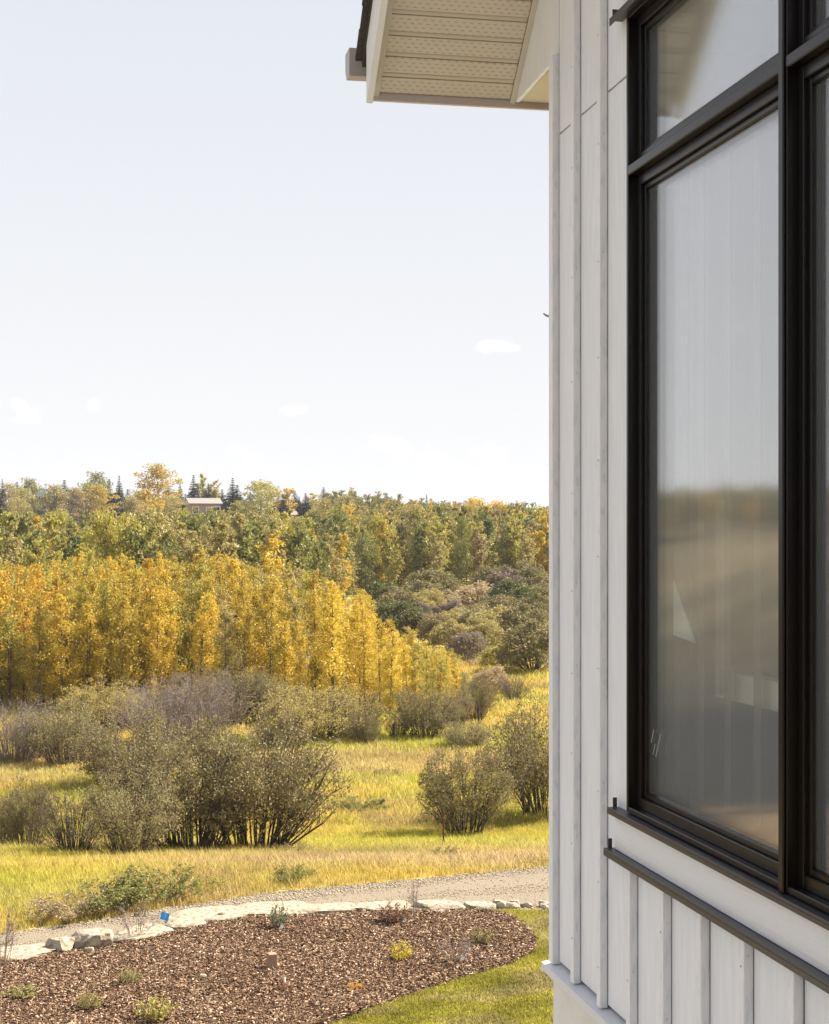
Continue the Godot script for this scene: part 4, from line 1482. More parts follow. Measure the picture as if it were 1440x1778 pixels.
		[-8.9, -107.6, 7.0, M.mustard],
		[-33.5, -107.6, 7.0, M.mustard],
		[-18.4, -107.8, 6.7, M.olive],
		[-16.8, -107.8, 6.3, M.mustard],
		[-5.4, -108.2, 4.9, M.mustard],
		[-14.4, -108.2, 7.5, M.bright],
		[-35.2, -108.4, 5.9, M.orange],
		[-10.3, -108.5, 6.4, M.lime],
		[-26.1, -108.5, 6.6, M.orange],
		[-27.7, -108.6, 7.0, M.mustard],
		[-23.8, -108.8, 6.5, M.mustard],
		[-32.4, -108.9, 7.1, M.gold],
		[-29.9, -109.0, 6.7, M.mustard],
		[-3.4, -109.3, 5.2, M.bright],
		[-12.5, -109.3, 6.8, M.mustard],
		[-15.3, -109.4, 6.9, M.gold],
		[-25.0, -109.6, 7.1, M.mustard],
		[-20.1, -109.7, 7.1, M.gold],
		[-33.6, -109.8, 6.4, M.mustard],
		[-17.3, -109.9, 6.3, M.olive],
		[-5.0, -109.9, 4.9, M.bright],
		[-6.5, -110.2, 5.7, M.lime],
		[-23.6, -110.2, 6.9, M.mustard],
		[-31.5, -110.3, 6.8, M.gold],
		[-9.4, -110.4, 6.7, M.mustard],
		[-11.6, -110.6, 6.0, M.gold],
		[-28.7, -110.9, 6.7, M.mustard],
		[-21.3, -111.1, 6.6, M.mustard],
		[-14.9, -111.1, 6.8, M.mustard],
		[-35.9, -111.2, 6.3, M.gold],
		[-16.7, -111.4, 7.1, M.gold],
		[-3.3, -111.4, 4.9, M.bright],
		[-27.3, -111.5, 6.5, M.mustard],
		[-24.8, -111.6, 7.2, M.mustard],
		[-5.3, -111.6, 5.3, M.mustard],
		[-23.0, -111.7, 7.2, M.gold],
		[-7.2, -111.8, 6.2, M.bright],
		[-31.2, -111.9, 6.9, M.olive],
		[-12.9, -111.9, 7.3, M.bright],
	]
	var ridge := [
		[-122.7, -480.0, 12.3, 3.1, "spruce", M.spruce, "dark spruce tip on the ridge at the left edge"],
		[-107.8, -440.0, 9.4, 6.9, "broad", M.olive, "olive tree on the ridge near the left edge"],
		[-107.4, -450.0, 11.2, 6.4, "broad", M.green, "green tree left of the dark-roofed house"],
		[-120.2, -500.0, 13.3, 2.9, "spruce", M.spruce, "spruce top peeking over the green tree left of the dark-roofed house"],
		[-105.0, -425.0, 7.9, 6.1, "broad", M.olive, "low olive tree below the ridge at far left"],
		[-96.0, -430.0, 10.7, 7.1, "broad", M.olive, "olive tree in front of the dark-roofed house"],
		[-91.2, -435.0, 9.6, 7.8, "broad", M.brown, "brownish tree right of the dark-roofed house"],
		[-91.3, -415.0, 4.8, 5.0, "broad", M.lime, "small yellow-green tree below the dark-roofed house"],
		[-98.6, -500.0, 14.0, 8.2, "broad", M.green, "round green tree behind the yellow one left of the spruce pair"],
		[-86.1, -440.0, 10.0, 8.8, "broad", M.mustard, "yellow-green tree left of the spruce pair"],
		[-89.0, -470.0, 11.7, 4.4, "spruce", M.spruce, "left spruce of the pair left of the large yellow tree"],
		[-86.1, -470.0, 12.7, 4.0, "spruce", M.spruce, "right spruce of the pair left of the large yellow tree"],
		[-76.7, -440.0, 6.9, 6.3, "broad", M.olive, "low olive tree right of the spruce pair"],
		[-74.2, -445.0, 9.0, 5.1, "poplar", M.gold, "golden tree at the left foot of the large yellow tree"],
		[-69.9, -440.0, 7.8, 4.4, "poplar", M.bright, "bright yellow small tree in front of the large yellow tree"],
		[-74.5, -470.0, 15.0, 11.1, "broad", M.mustard, "large yellow-green tree rising highest on the ridge"],
		[-67.4, -445.0, 7.3, 7.0, "broad", M.olive, "olive tree between the large yellow tree and the grey house"],
		[-72.7, -500.0, 12.3, 3.2, "spruce", M.spruce, "spruce just left of the grey house"],
		[-69.9, -510.0, 14.2, 5.1, "spruce", M.spruce, "dark spruce behind the roof of the grey house"],
		[-68.2, -520.0, 14.3, 5.6, "poplar", M.lime, "pale green tree behind the grey house roof"],
		[-64.6, -520.0, 12.4, 5.6, "poplar", M.lime, "thin pale tree behind the right end of the grey house"],
		[-53.0, -470.0, 13.0, 5.7, "spruce", M.spruce, "tall dark spruce right of the grey house"],
		[-48.2, -450.0, 6.4, 6.4, "broad", M.lime, "small pale green tree right of the tall spruce"],
		[-58.4, -430.0, 3.0, 8.6, "broad", M.olive, "low olive tree below the grey house at left"],
		[-52.8, -432.0, 3.2, 8.6, "broad", M.olive, "low olive tree below the grey house at right"],
		[-43.5, -455.0, 11.2, 8.8, "broad", M.lime, "round yellow-green tree alone between two spruces"],
		[-41.1, -470.0, 7.3, 5.0, "spruce", M.spruce, "small spruce behind the round yellow-green tree"],
		[-37.5, -460.0, 8.3, 3.6, "spruce", M.spruce, "spruce left of the tan shed"],
		[-38.5, -490.0, 9.7, 7.3, "poplar", M.gold, "yellow tree behind the tan shed"],
		[-31.1, -460.0, 8.5, 4.9, "spruce", M.spruce, "broad dark spruce right of the tan shed"],
		[-31.0, -490.0, 9.0, 7.7, "poplar", M.mustard, "pale yellow tree behind the spruce right of the shed"],
		[-34.3, -480.0, 8.0, 2.4, "spruce", M.spruce, "thin spruce between the two near the shed"],
		[-26.7, -455.0, 4.5, 5.8, "broad", M.lime, "low pale tree right of the broad dark spruce"],
		[-22.2, -470.0, 6.2, 7.4, "broad", M.olive, "olive tree at the left start of the right-hand ridge"],
		[3.9, -520.0, 10.9, 3.0, "spruce", M.spruce, "lone leaning spruce on the right-hand ridge"],
		[14.8, -540.0, 10.4, 2.1, "spruce", M.spruce, "small spruce left of the orange trees on the ridge"],
		[17.4, -530.0, 11.3, 7.6, "poplar", M.gold, "golden tree on the right-hand ridge"],
		[20.1, -530.0, 11.9, 8.3, "broad", M.gold, "orange-gold tree on the right-hand ridge beside the small spruce"],
		[24.2, -530.0, 10.8, 2.3, "spruce", M.spruce, "small spruce among orange trees on the right-hand ridge"],
		[26.6, -510.0, 10.5, 10.9, "broad", M.orange, "wide orange tree on the right-hand ridge"],
		[31.6, -540.0, 12.1, 2.3, "spruce", M.spruce, "small spruce right of the wide orange tree"],
		[35.2, -530.0, 11.3, 3.0, "spruce", M.spruce, "spruce left of the pair by the house corner"],
		[37.5, -530.0, 11.6, 2.6, "spruce", M.spruce, "spruce tip left of the last pair before the house corner"],
		[39.8, -530.0, 12.6, 3.0, "spruce", M.spruce, "taller spruce of the last pair before the house corner"],
		[41.3, -530.0, 11.9, 2.6, "spruce", M.spruce, "last spruce before the house corner on the ridge"],
		[-6.2, -330.0, 8.7, 5.2, "poplar", M.gold, "orange-gold tree on the green slope right of centre"],
		[-8.6, -300.0, 8.1, 4.1, "poplar", M.lime, "yellow-green tree on the green slope left of the orange one"],
		[-0.5, -320.0, 6.7, 3.0, "poplar", M.orange, "small orange-brown tree on the green slope"],
		[-11.2, -230.0, 6.0, 2.1, "poplar", M.mustard, "yellow tree on the slope at the edge of the dark green wood"],
		[-133.7, -514.3, 10.6, 6.5, "spruce", M.spruce, "dark spruce in the row behind the ridge houses"],
		[-127.2, -504.7, 10.1, 7.9, "broad", M.olive, "round tree in the row behind the ridge houses"],
		[-127.3, -516.6, 11.3, 6.7, "spruce", M.spruce, "dark spruce in the row behind the ridge houses"],
		[-120.6, -513.4, 9.8, 6.3, "spruce", M.spruce, "dark spruce in the row behind the ridge houses"],
		[-113.8, -498.0, 5.8, 7.8, "broad", M.deep, "round tree in the row behind the ridge houses"],
		[-114.8, -528.7, 12.5, 7.1, "spruce", M.spruce, "dark spruce in the row behind the ridge houses"],
		[-106.8, -515.6, 7.9, 5.9, "spruce", M.spruce, "dark spruce in the row behind the ridge houses"],
		[-96.1, -472.1, 9.8, 7.4, "broad", M.green, "round tree in the row behind the ridge houses"],
		[-101.8, -528.1, 10.6, 6.6, "spruce", M.spruce, "dark spruce in the row behind the ridge houses"],
		[-93.3, -524.4, 10.0, 6.5, "spruce", M.spruce, "dark spruce in the row behind the ridge houses"],
		[-85.7, -499.8, 8.8, 7.9, "broad", M.olive, "round tree in the row behind the ridge houses"],
		[-83.4, -510.1, 8.1, 5.8, "spruce", M.spruce, "dark spruce in the row behind the ridge houses"],
		[-80.2, -524.8, 12.1, 7.0, "spruce", M.spruce, "dark spruce in the row behind the ridge houses"],
		[-74.5, -524.3, 8.3, 6.1, "spruce", M.spruce, "dark spruce in the row behind the ridge houses"],
		[-69.0, -514.9, 8.1, 5.9, "spruce", M.spruce, "dark spruce in the row behind the ridge houses"],
		[-64.7, -506.1, 11.2, 6.6, "spruce", M.spruce, "dark spruce in the row behind the ridge houses"],
		[-60.3, -505.1, 9.2, 6.1, "spruce", M.spruce, "dark spruce in the row behind the ridge houses"],
		[-58.0, -527.4, 11.1, 6.8, "spruce", M.spruce, "dark spruce in the row behind the ridge houses"],
		[-51.9, -508.5, 8.5, 5.9, "spruce", M.spruce, "dark spruce in the row behind the ridge houses"],
		[-44.6, -499.4, 9.6, 7.8, "broad", M.olive, "round tree in the row behind the ridge houses"],
		[-42.6, -505.1, 7.8, 5.7, "spruce", M.spruce, "dark spruce in the row behind the ridge houses"],
		[-37.9, -509.9, 8.9, 6.1, "spruce", M.spruce, "dark spruce in the row behind the ridge houses"],
		[-29.7, -483.2, 6.3, 7.6, "broad", M.olive, "round tree in the row behind the ridge houses"],
		[-29.8, -527.9, 10.1, 6.5, "spruce", M.spruce, "dark spruce in the row behind the ridge houses"],
		[-26.9, -519.3, 7.8, 5.9, "spruce", M.spruce, "dark spruce in the row behind the ridge houses"],
		[-20.5, -477.9, 5.8, 7.5, "broad", M.olive, "round tree in the row behind the ridge houses"],
		[-20.0, -508.3, 7.6, 3.2, "spruce", M.spruce, "dark spruce tip along the right-hand ridge"],
		[-17.3, -526.3, 7.4, 2.7, "spruce", M.spruce, "dark spruce tip along the right-hand ridge"],
		[-12.2, -524.4, 6.8, 2.5, "spruce", M.spruce, "dark spruce tip along the right-hand ridge"],
		[-7.0, -514.4, 8.1, 2.6, "spruce", M.spruce, "dark spruce tip along the right-hand ridge"],
		[-3.6, -509.2, 7.5, 3.6, "spruce", M.spruce, "dark spruce tip along the right-hand ridge"],
		[0.7, -513.3, 8.7, 3.6, "spruce", M.spruce, "dark spruce tip along the right-hand ridge"],
		[7.8, -517.8, 8.7, 2.5, "spruce", M.spruce, "dark spruce tip along the right-hand ridge"],
		[11.4, -532.1, 9.2, 3.3, "spruce", M.spruce, "dark spruce tip along the right-hand ridge"],
		[16.4, -535.2, 11.4, 2.9, "spruce", M.spruce, "dark spruce tip along the right-hand ridge"],
		[21.9, -519.1, 10.4, 3.0, "spruce", M.spruce, "dark spruce tip along the right-hand ridge"],
		[24.6, -505.6, 9.7, 3.1, "spruce", M.spruce, "dark spruce tip along the right-hand ridge"],
		[29.0, -520.2, 10.4, 2.8, "spruce", M.spruce, "dark spruce tip along the right-hand ridge"],
		[32.8, -516.4, 12.3, 3.0, "spruce", M.spruce, "dark spruce tip along the right-hand ridge"],
		[34.9, -508.6, 12.7, 3.2, "spruce", M.spruce, "dark spruce tip along the right-hand ridge"],
		[39.0, -532.3, 11.3, 2.5, "spruce", M.spruce, "dark spruce tip along the right-hand ridge"],
		[42.4, -529.8, 11.3, 3.1, "spruce", M.spruce, "dark spruce tip along the right-hand ridge"],
	]

	# ---- shrubs in the meadow and the far thicket
	for i in shrubs.size():
		var s: Array = shrubs[i]
		var bush_ := grow("willow_shrub" if s[5] != M.dusk else "bare_shrub", s[7], "shrub", s[4], i, on_land(s[0], s[1], -0.05), s[2], s[3], s[5], s[6], i * 1.7, "shrubs in the meadow" if s[1] > -100.0 else "shrubs of the far thicket", ["branches", "foliage"])
		if i == 1:
			# bare limbs lean out to the right of the largest bush
			for b in 9:
				var kb := MB.new()
				var reach := rng.randf_range(1.0, 1.55)
				var rise := rng.randf_range(0.9, 2.1)
				var p0 := Vector3(0.35 + rng.randf() * 0.3, 0, rng.randf_range(0.0, 0.5))
				var p1 := p0 + Vector3(reach * 0.45, rise * 0.45, rng.randf_range(-0.1, 0.3))
				var p2 := p0 + Vector3(reach * 0.8, rise * 0.8, rng.randf_range(-0.2, 0.5))
				var p3 := p0 + Vector3(reach, rise * 1.08, rng.randf_range(-0.2, 0.6))
				kb.tube([p0, p1, p2, p3], [0.032, 0.02, 0.011, 0.004], 5)
				for q in 7:
					var from := p1.lerp(p3, rng.randf())
					var e1 := from + Vector3(rng.randf_range(-0.1, 0.4), rng.randf_range(0.1, 0.5), rng.randf_range(-0.3, 0.3))
					kb.tube([from, from.lerp(e1, 0.5) + Vector3(0.02, 0.02, 0), e1], [0.011, 0.007, 0.003], 3)
				var limb := put("bare_limb", kb.mesh(), M.twig, bush_)
				limb.rotation.y = -1.7 * i
	# ---- the yellow stand of young aspens
	for i in stand.size():
		var s: Array = stand[i]
		var tone := "orange-leaved" if s[3] == M.orange else "green-tinged" if s[3] == M.lime else "mustard-yellow" if s[3] == M.mustard else "golden" if s[3] == M.gold else "bright yellow"
		var place := "at right end of the stand" if s[0] / -s[1] > -0.05 else "at left end of the stand" if s[0] / -s[1] < -0.19 else "in mid stand"
		var row := "front row" if s[1] > -88.0 else "back row"
		grow("aspen_tree", "%s young aspen in the %s %s" % [tone, row, place], "tree", "aspen", rng.randi(), on_land(s[0], s[1], -0.05), s[2], 1.9 * pow(s[2] / 7.4, 0.6) * rng.randf_range(0.8, 1.2), s[3], M.bark, rng.randf() * TAU, "%s aspens, %s %s" % [tone, row, place])
	# ---- single trees on the ridge
	for i in ridge.size():
		var s: Array = ridge[i]
		grow("spruce_tree" if s[4] == "spruce" else "poplar_tree", s[6], "tree", s[4], i, on_land(s[0], s[1], -0.1), s[2], s[3] * (1.35 if s[4] == "spruce" else 1.1), s[5], M.bark, i * 2.1, "dark spruces along the ridge" if s[6].begins_with("dark spruce in") or s[6].begins_with("dark spruce tip along") else "round trees behind the ridge houses" if s[6].begins_with("round tree in") else "")
	# ---- the wood that climbs the slope: nearest trees one by one, the rest as one mass
	var spots := []
	var d := 116.0
	while d < 475.0:
		var step := 3.5 + (d - 116.0) * 0.005
		var x := -0.262 * d - 8.0
		while x < 0.09 * d + 6.0:
			var px := x + rng.randf_range(-0.48, 0.48) * step
			var pd := d + rng.randf_range(-0.48, 0.48) * step
			x += step
			var side := px / pd
			# the thicket lies open on the right as far as the dark wood; a clearing runs under the ridge trees on the left
			var edge := lerpf(128.0, 196.0, smoothstep(-0.085, -0.03, side)) + 6.0 * patch_noise.get_noise_2d(px, 5.0)
			if pd < edge:
				continue
			if side < -0.055 and pd > 262.0 + 30.0 * patch_noise.get_noise_2d(px * 0.4, 7.0):
				continue
			if side < 0.0 and pd > 445.0:
				continue
			spots.append([pd, px])
		d += step
	spots.sort()
	var count := {}
	var mass := []
	var mass_tint := []
	for sp in spots:
		var px: float = sp[1]
		var pd: float = sp[0]
		var side := px / pd
		var v := rng.randf() + 0.55 * patch_noise.get_noise_2d(px * 0.35, pd * 0.35)
		var m: StandardMaterial3D = M.green
		var name_ := "green_poplar"
		var tone := "green-leaved"
		var yellowish := smoothstep(-0.12, -0.24, side) * (1.0 - smoothstep(190.0, 330.0, pd))
		if side < -0.10 and pd < 235.0 and v < 0.3 and rng.randf() < 0.7:
			m = M.lime if rng.randf() < 0.55 else M.olive
			name_ = "yellow_green_poplar"
			tone = "yellow-green" if m == M.lime else "dull olive"
		elif v < 0.07 + 0.2 * yellowish:
			m = M.gold if v < 0.03 + 0.2 * yellowish else M.mustard
			name_ = "yellow_poplar"
			tone = "golden" if m == M.gold else "mustard-yellow"
		elif v < 0.30 + 0.35 * yellowish:
			m = M.lime
			tone = "yellow-green"
		elif side > 0.03 and pd < 300.0 and v < 0.75:
			m = M.brown if v < 0.5 else M.olive
			name_ = "olive_poplar"
			tone = "brownish" if m == M.brown else "olive"
		elif v < 0.62:
			m = M.olive
			name_ = "olive_poplar"
			tone = "olive"
		elif v > 1.05 and pd < 330.0:
			m = M.deep
			tone = "dark green"
		var tall := rng.randf_range(7.2, 10.4)
		if side < -0.06 and pd > 235.0:
			tall *= 0.82
		var wide := tall * rng.randf_range(0.28, 0.46)
		count[name_] = count.get(name_, 0) + 1
		if count[name_] <= 290:
			var where := "at the foot of the slope" if pd < 230.0 else "half way up the slope" if pd < 330.0 else "near the top of the slope"
			var lr := "on the left" if side < -0.12 else "in the middle" if side < -0.03 else "on the right"
			grow(name_, "%s poplar in the wood %s %s" % [tone, where, lr], "tree", "poplar" if rng.randf() < 0.85 else "broad", rng.randi(), on_land(px, -pd, -0.1), tall, wide, m, M.pale_bark if rng.randf() < 0.5 else M.bark, rng.randf() * TAU, "%s poplars %s %s" % [tone, where, lr])
		else:
			mass.append(Transform3D(Basis(Vector3.UP, rng.randf() * TAU).scaled(Vector3(wide / 3.6, tall / 9.5, wide / 3.6)), on_land(px, -pd)))
			mass_tint.append(m.albedo_color.srgb_to_linear())
	# woods beyond the left edge of the view, which the window mirrors
	for i in 700:
		var a := rng.randf_range(0.30, 1.1)
		var rad := rng.randf_range(175.0, 235.0)
		if a < 0.42:
			rad = rng.randf_range(120.0, 300.0)
		var px := -sin(a) * rad
		var pz := -cos(a) * rad
		var tall := rng.randf_range(2.6, 4.8)
		mass.append(Transform3D(Basis(Vector3.UP, rng.randf() * TAU).scaled(Vector3(tall * 0.16, tall / 9.5, tall * 0.16)), on_land(px, pz)))
		var cc: StandardMaterial3D = [M.olive, M.brown, M.green, M.gold][rng.randi() % 4]
		mass_tint.append(cc.albedo_color.srgb_to_linear())
	scatter("distant_wood", protos.poplar[1][1], M.leaf_any, mass, mass_tint, "mixed poplar wood on the far slope below the ridge")
	# small bushes close the gaps under the ridge trees
	var bush := []
	var bush_tint := []
	for i in 2000:
		var pd := rng.randf_range(255.0, 452.0)
		var px := rng.randf_range(-0.27, -0.05) * pd
		if pd > 420.0 and px / pd > -0.145 and px / pd < -0.115:
			continue
		var sc := rng.randf_range(0.35, 0.75)
		bush.append(Transform3D(Basis(Vector3.UP, rng.randf() * TAU).scaled(Vector3(sc, sc * 0.9, sc)), on_land(px, -pd, -0.2)))
		var cc: StandardMaterial3D = [M.olive, M.lime, M.green, M.brown, M.mustard, M.willow][rng.randi() % 6]
		bush_tint.append(cc.albedo_color.srgb_to_linear())
	scatter("hillside_bushes", protos.far_shrub[0][1], M.leaf_any, bush, bush_tint, "low bushes under the ridge trees")

	# ---- meadow grass
	var zones := [[21.6, 45.0, 165.0, 0.21, 10, 0.011], [45.0, 70.0, 42.0, 0.30, 10, 0.02], [70.0, 125.0, 8.0, 0.38, 11, 0.04]]
	for zi in zones.size():
		var zn: Array = zones[zi]
		for variant in 2:
			var where := []
			var tint := []
			var n := int((zn[1] - zn[0]) * (0.36 * (zn[0] + zn[1]) * 0.5 + 4.0) * zn[2] * 0.5)
			for i in n:
				var pd := rng.randf_range(zn[0], zn[1])
				var px := rng.randf_range(-0.265 * pd - 1.5, 0.09 * pd + 1.5)
				if pd < 30.0 and Geometry2D.is_point_in_polygon(Vector2(px, -pd), road) or pd < 27.5 and px > road_far(pd):
					continue
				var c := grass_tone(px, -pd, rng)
				var sc := rng.randf_range(0.65, 1.25) * (1.0 + 0.5 * patch_noise.get_noise_2d(px * 2.0, pd * 2.0))
				if pd < 27.0:
					sc *= 0.75
				where.append(Transform3D(Basis(Vector3.UP, rng.randf() * TAU).scaled(Vector3(sc, sc, sc)), on_land(px, -pd, -0.02)))
				tint.append(c)
			scatter("meadow_grass", tuft_mesh(50 + zi * 5 + variant, zn[4], zn[3] * (1.0 if variant == 0 else 0.8), 0.11 * (1.0 + zi * 0.8), zn[5]), M.grass, where, tint, "tall yellow-green meadow grass")

	# ---- lawn blades
	var lw := []
	var lt := []
	for i in 60000:
		var p := Vector2(rng.randf_range(-2.2, 2.6), -rng.randf_range(17.4, 24.05))
		if Geometry2D.is_point_in_polygon(p, bed):
			continue
		if p.y < -23.86 or p.x < -0.9 and p.y < -18.4:
			continue
		var sc := rng.randf_range(0.7, 1.3)
		lw.append(Transform3D(Basis(Vector3.UP, rng.randf() * TAU).scaled(Vector3(sc, sc, sc)), Vector3(p.x, 0.002, p.y)))
		var t := rng.randf_range(0.55, 1.3) * (1.0 + 0.5 * patch_noise.get_noise_2d(p.x * 14.0, p.y * 14.0))
		var dry := clampf(patch_noise.get_noise_2d(p.x * 8.0 + 40.0, p.y * 16.0) * 1.6, 0.0, 0.7)
		lt.append(Color(0.35 * t, 0.325 * t, 0.06 * t).lerp(Color(0.42 * t, 0.35 * t, 0.19 * t), dry))
	scatter("lawn_grass", tuft_mesh(90, 7, 0.055, 0.035, 0.009), M.grass, lw, lt, "short mown grass blades")

	# ---- wood chips in the bed
	var chips := [MB.new(), MB.new()]
	chips[0].box(Vector3.ZERO, Vector3(0.041, 0.005, 0.0115), 0.0)
	chips[1].box(Vector3.ZERO, Vector3(0.026, 0.006, 0.014), 0.0)
	for variant in 2:
		var where := []
		var tint := []
		for i in 76000:
			var p := Vector2(rng.randf_range(-6.2, 1.8), -rng.randf_range(17.4, 24.0))
			if not Geometry2D.is_point_in_polygon(p + Vector2(rng.randf_range(-0.05, 0.05), rng.randf_range(-0.05, 0.05)), bed):
				continue
			var bs := Basis(Vector3.UP, rng.randf() * TAU) * Basis(Vector3.RIGHT, rng.randfn(0.0, 0.45)) * Basis(Vector3.BACK, rng.randfn(0.0, 0.35))
			var sc := rng.randf_range(0.6, 1.4)
			where.append(Transform3D(bs.scaled(Vector3(sc, sc, sc)), Vector3(p.x, 0.022 + rng.randf() * 0.02 + 0.035 * (0.5 + patch_noise.get_noise_2d(p.x * 9.0, p.y * 9.0)), p.y)))
			var u := rng.randf()
			var c := Color(0.082, 0.046, 0.028) if u < 0.47 else Color(0.185, 0.112, 0.066) if u < 0.78 else Color(0.33, 0.225, 0.145) if u < 0.93 else Color(0.47, 0.37, 0.27)
			var t := rng.randf_range(0.75, 1.3)
			tint.append(Color(c.r * t, c.g * t, c.b * t))
		scatter("wood_chips", chips[variant].mesh(), M.chip, where, tint, "brown wood chip mulch")

	# ---- loose stones on the drive, fewer in the wheel tracks
	var sw := []
	var stt := []
	for i in 60000:
		var p := Vector2(rng.randf_range(-6.5, 3.2), -rng.randf_range(20.3, 27.6))
		if not Geometry2D.is_point_in_polygon(p, road):
			continue
		var across := road_across(p)
		var track := minf(absf(across - 0.28), absf(across - 0.72))
		if track < 0.12 and rng.randf() < 0.85:
			continue
		var sc := 0.007 + 0.012 * pow(rng.randf(), 3.0) + (0.012 if across > 0.93 or across < 0.07 else 0.0) * rng.randf()
		sw.append(Transform3D(Basis(rand_dir(rng), rng.randf() * TAU).scaled(Vector3(sc, sc * 0.7, sc)), Vector3(p.x, 0.006 + sc * 0.2, p.y)))
		var t := rng.randf_range(0.8, 1.2)
		stt.append(Color(0.30 * t, 0.255 * t, 0.19 * t))
	scatter("gravel", rock_mesh(5, Vector3(1.6, 1.5, 1.6), 0.1, 2), M.stone_bit, sw, stt, "loose gravel on the driveway")

	# ---- stone edging between bed and drive
	rock("boulder", "large pale boulder with a dark cleft at the left end of the stone edging", "boulder", 31, Vector3(-4.35, 0, -21.72), Vector3(0.62, 0.42, 0.42), 0.3, M.rock)
	rock("boulder", "darker boulder leaning on the left side of the large pale boulder", "boulder", 32, Vector3(-4.72, 0, -21.55), Vector3(0.42, 0.34, 0.36), -0.4, M.rock)
	rock("boulder", "small round pale stone in front of the large pale boulder", "stone", 33, Vector3(-4.32, 0.02, -21.42), Vector3(0.13, 0.12, 0.12), 0.0, M.rock)
	var flags := [
		[-5.25, -21.25, 1.25, 0.20, 0.75, 0.42, 41, "flat pale slab at the left edge beside the boulders"],
		[-3.80, -22.40, 1.0, 0.20, 0.75, 0.75, 42, "pale slab between the boulder and the blue flag"],
		[-3.25, -22.90, 0.66, 0.26, 0.55, 0.5, 43, "dark-edged slab under the blue flag"],
		[-3.0, -23.42, 1.35, 0.24, 0.85, 0.5, 44, "long pale slab behind the blue flag"],
		[-2.15, -23.85, 1.35, 0.20, 0.85, 0.12, 45, "broad pale slab right of the small dark block"],
		[-1.25, -23.95, 0.95, 0.19, 0.6, 0.1, 46, "pale slab right of the grey-green plant"],
		[-0.52, -24.0, 0.95, 0.21, 0.6, 0.05, 47, "long pale slab left of the reddish plant"],
		[0.38, -24.1, 0.85, 0.20, 0.5, 0.0, 48, "pale slab behind the right part of the mulch bed"],
		[0.98, -24.12, 0.5, 0.17, 0.4, 0.1, 49, "small pale slab near the right end of the edging"],
	]
	for fl in flags:
		rock("edging_slab", fl[7], "stone slab", fl[6], Vector3(fl[0], 0.0, fl[1]), Vector3(fl[2], fl[3], fl[4]), fl[5], M.rock, "stone edging", 0.55)
	rock("edging_stone", "small dark square block on top of the edging left of the grey-green plant", "stone", 51, Vector3(-2.78, 0.02, -23.3), Vector3(0.14, 0.17, 0.12), 0.2, M.dark_rock)
	rock("edging_stone", "dark flat stone left of the reddish plant at the back of the bed", "stone", 52, Vector3(-0.72, 0.0, -23.62), Vector3(0.22, 0.10, 0.16), 0.5, M.dark_rock)
	rock("edging_stone", "dark flat stone right of the reddish plant at the back of the bed", "stone", 53, Vector3(0.36, 0.0, -23.74), Vector3(0.24, 0.09, 0.16), 0.2, M.dark_rock)
	rock("edging_stone", "dark stone where bed, drive and lawn meet", "stone", 54, Vector3(1.05, 0.0, -23.88), Vector3(0.32, 0.13, 0.2), 0.1, M.dark_rock)
	for i in 26:
		var sz := rng.randf_range(0.06, 0.15)
		rock("cobble", "rough fist-sized stone in the row between lawn and drive by the house corner", "stone", 60 + i % 5, Vector3(1.25 + rng.randf() * 1.0, 0.0, -24.02 - rng.randf() * 0.22), Vector3(sz * 1.3, sz, sz), rng.randf() * 6.0, M.rock if i % 3 else M.dark_rock, "stones between lawn and drive", 0.2)
	rock("edging_slab", "pale slab tops at the bottom left edge in front of the bed", "stone slab", 56, Vector3(-3.75, 0.0, -18.0), Vector3(0.9, 0.14, 0.35), 0.1, M.rock, "", 0.55)
	for s in [[-2.95, -20.5, 0.09, "pale stone lying in the middle of the mulch"], [-2.65, -20.15, 0.08, "pale curled bark piece left of the wood stake"], [0.68, -20.6, 0.07, "whitish stone right of the brown plant"]]:
		rock("stone", s[3], "stone", 70 + int(s[2] * 100), Vector3(s[0], 0.035, s[1]), Vector3(s[2] * 1.4, s[2] * 0.7, s[2]), 0.3, M.rock)

	# ---- plants in the bed
	protos.herb = [small_plant(801, 34, 0.30, 0.42, 0.035, 0.5) + [0.30, 0.42], small_plant(802, 34, 0.30, 0.42, 0.035, 0.5) + [0.30, 0.42]]
	protos.twiggy = [shrub_meshes(811, 0.5, 0.35, 12, 160, 0.03, 0.5) + [0.5, 0.35]]
	protos.weed = [shrub_meshes(821, 0.7, 1.1, 34, 2600, 0.05, 0.0) + [0.7, 1.1], shrub_meshes(822, 0.7, 1.1, 34, 2600, 0.05, 0.0) + [0.7, 1.1]]
	var rust_leaf := leafy(0.299, 0.138, 0.081)
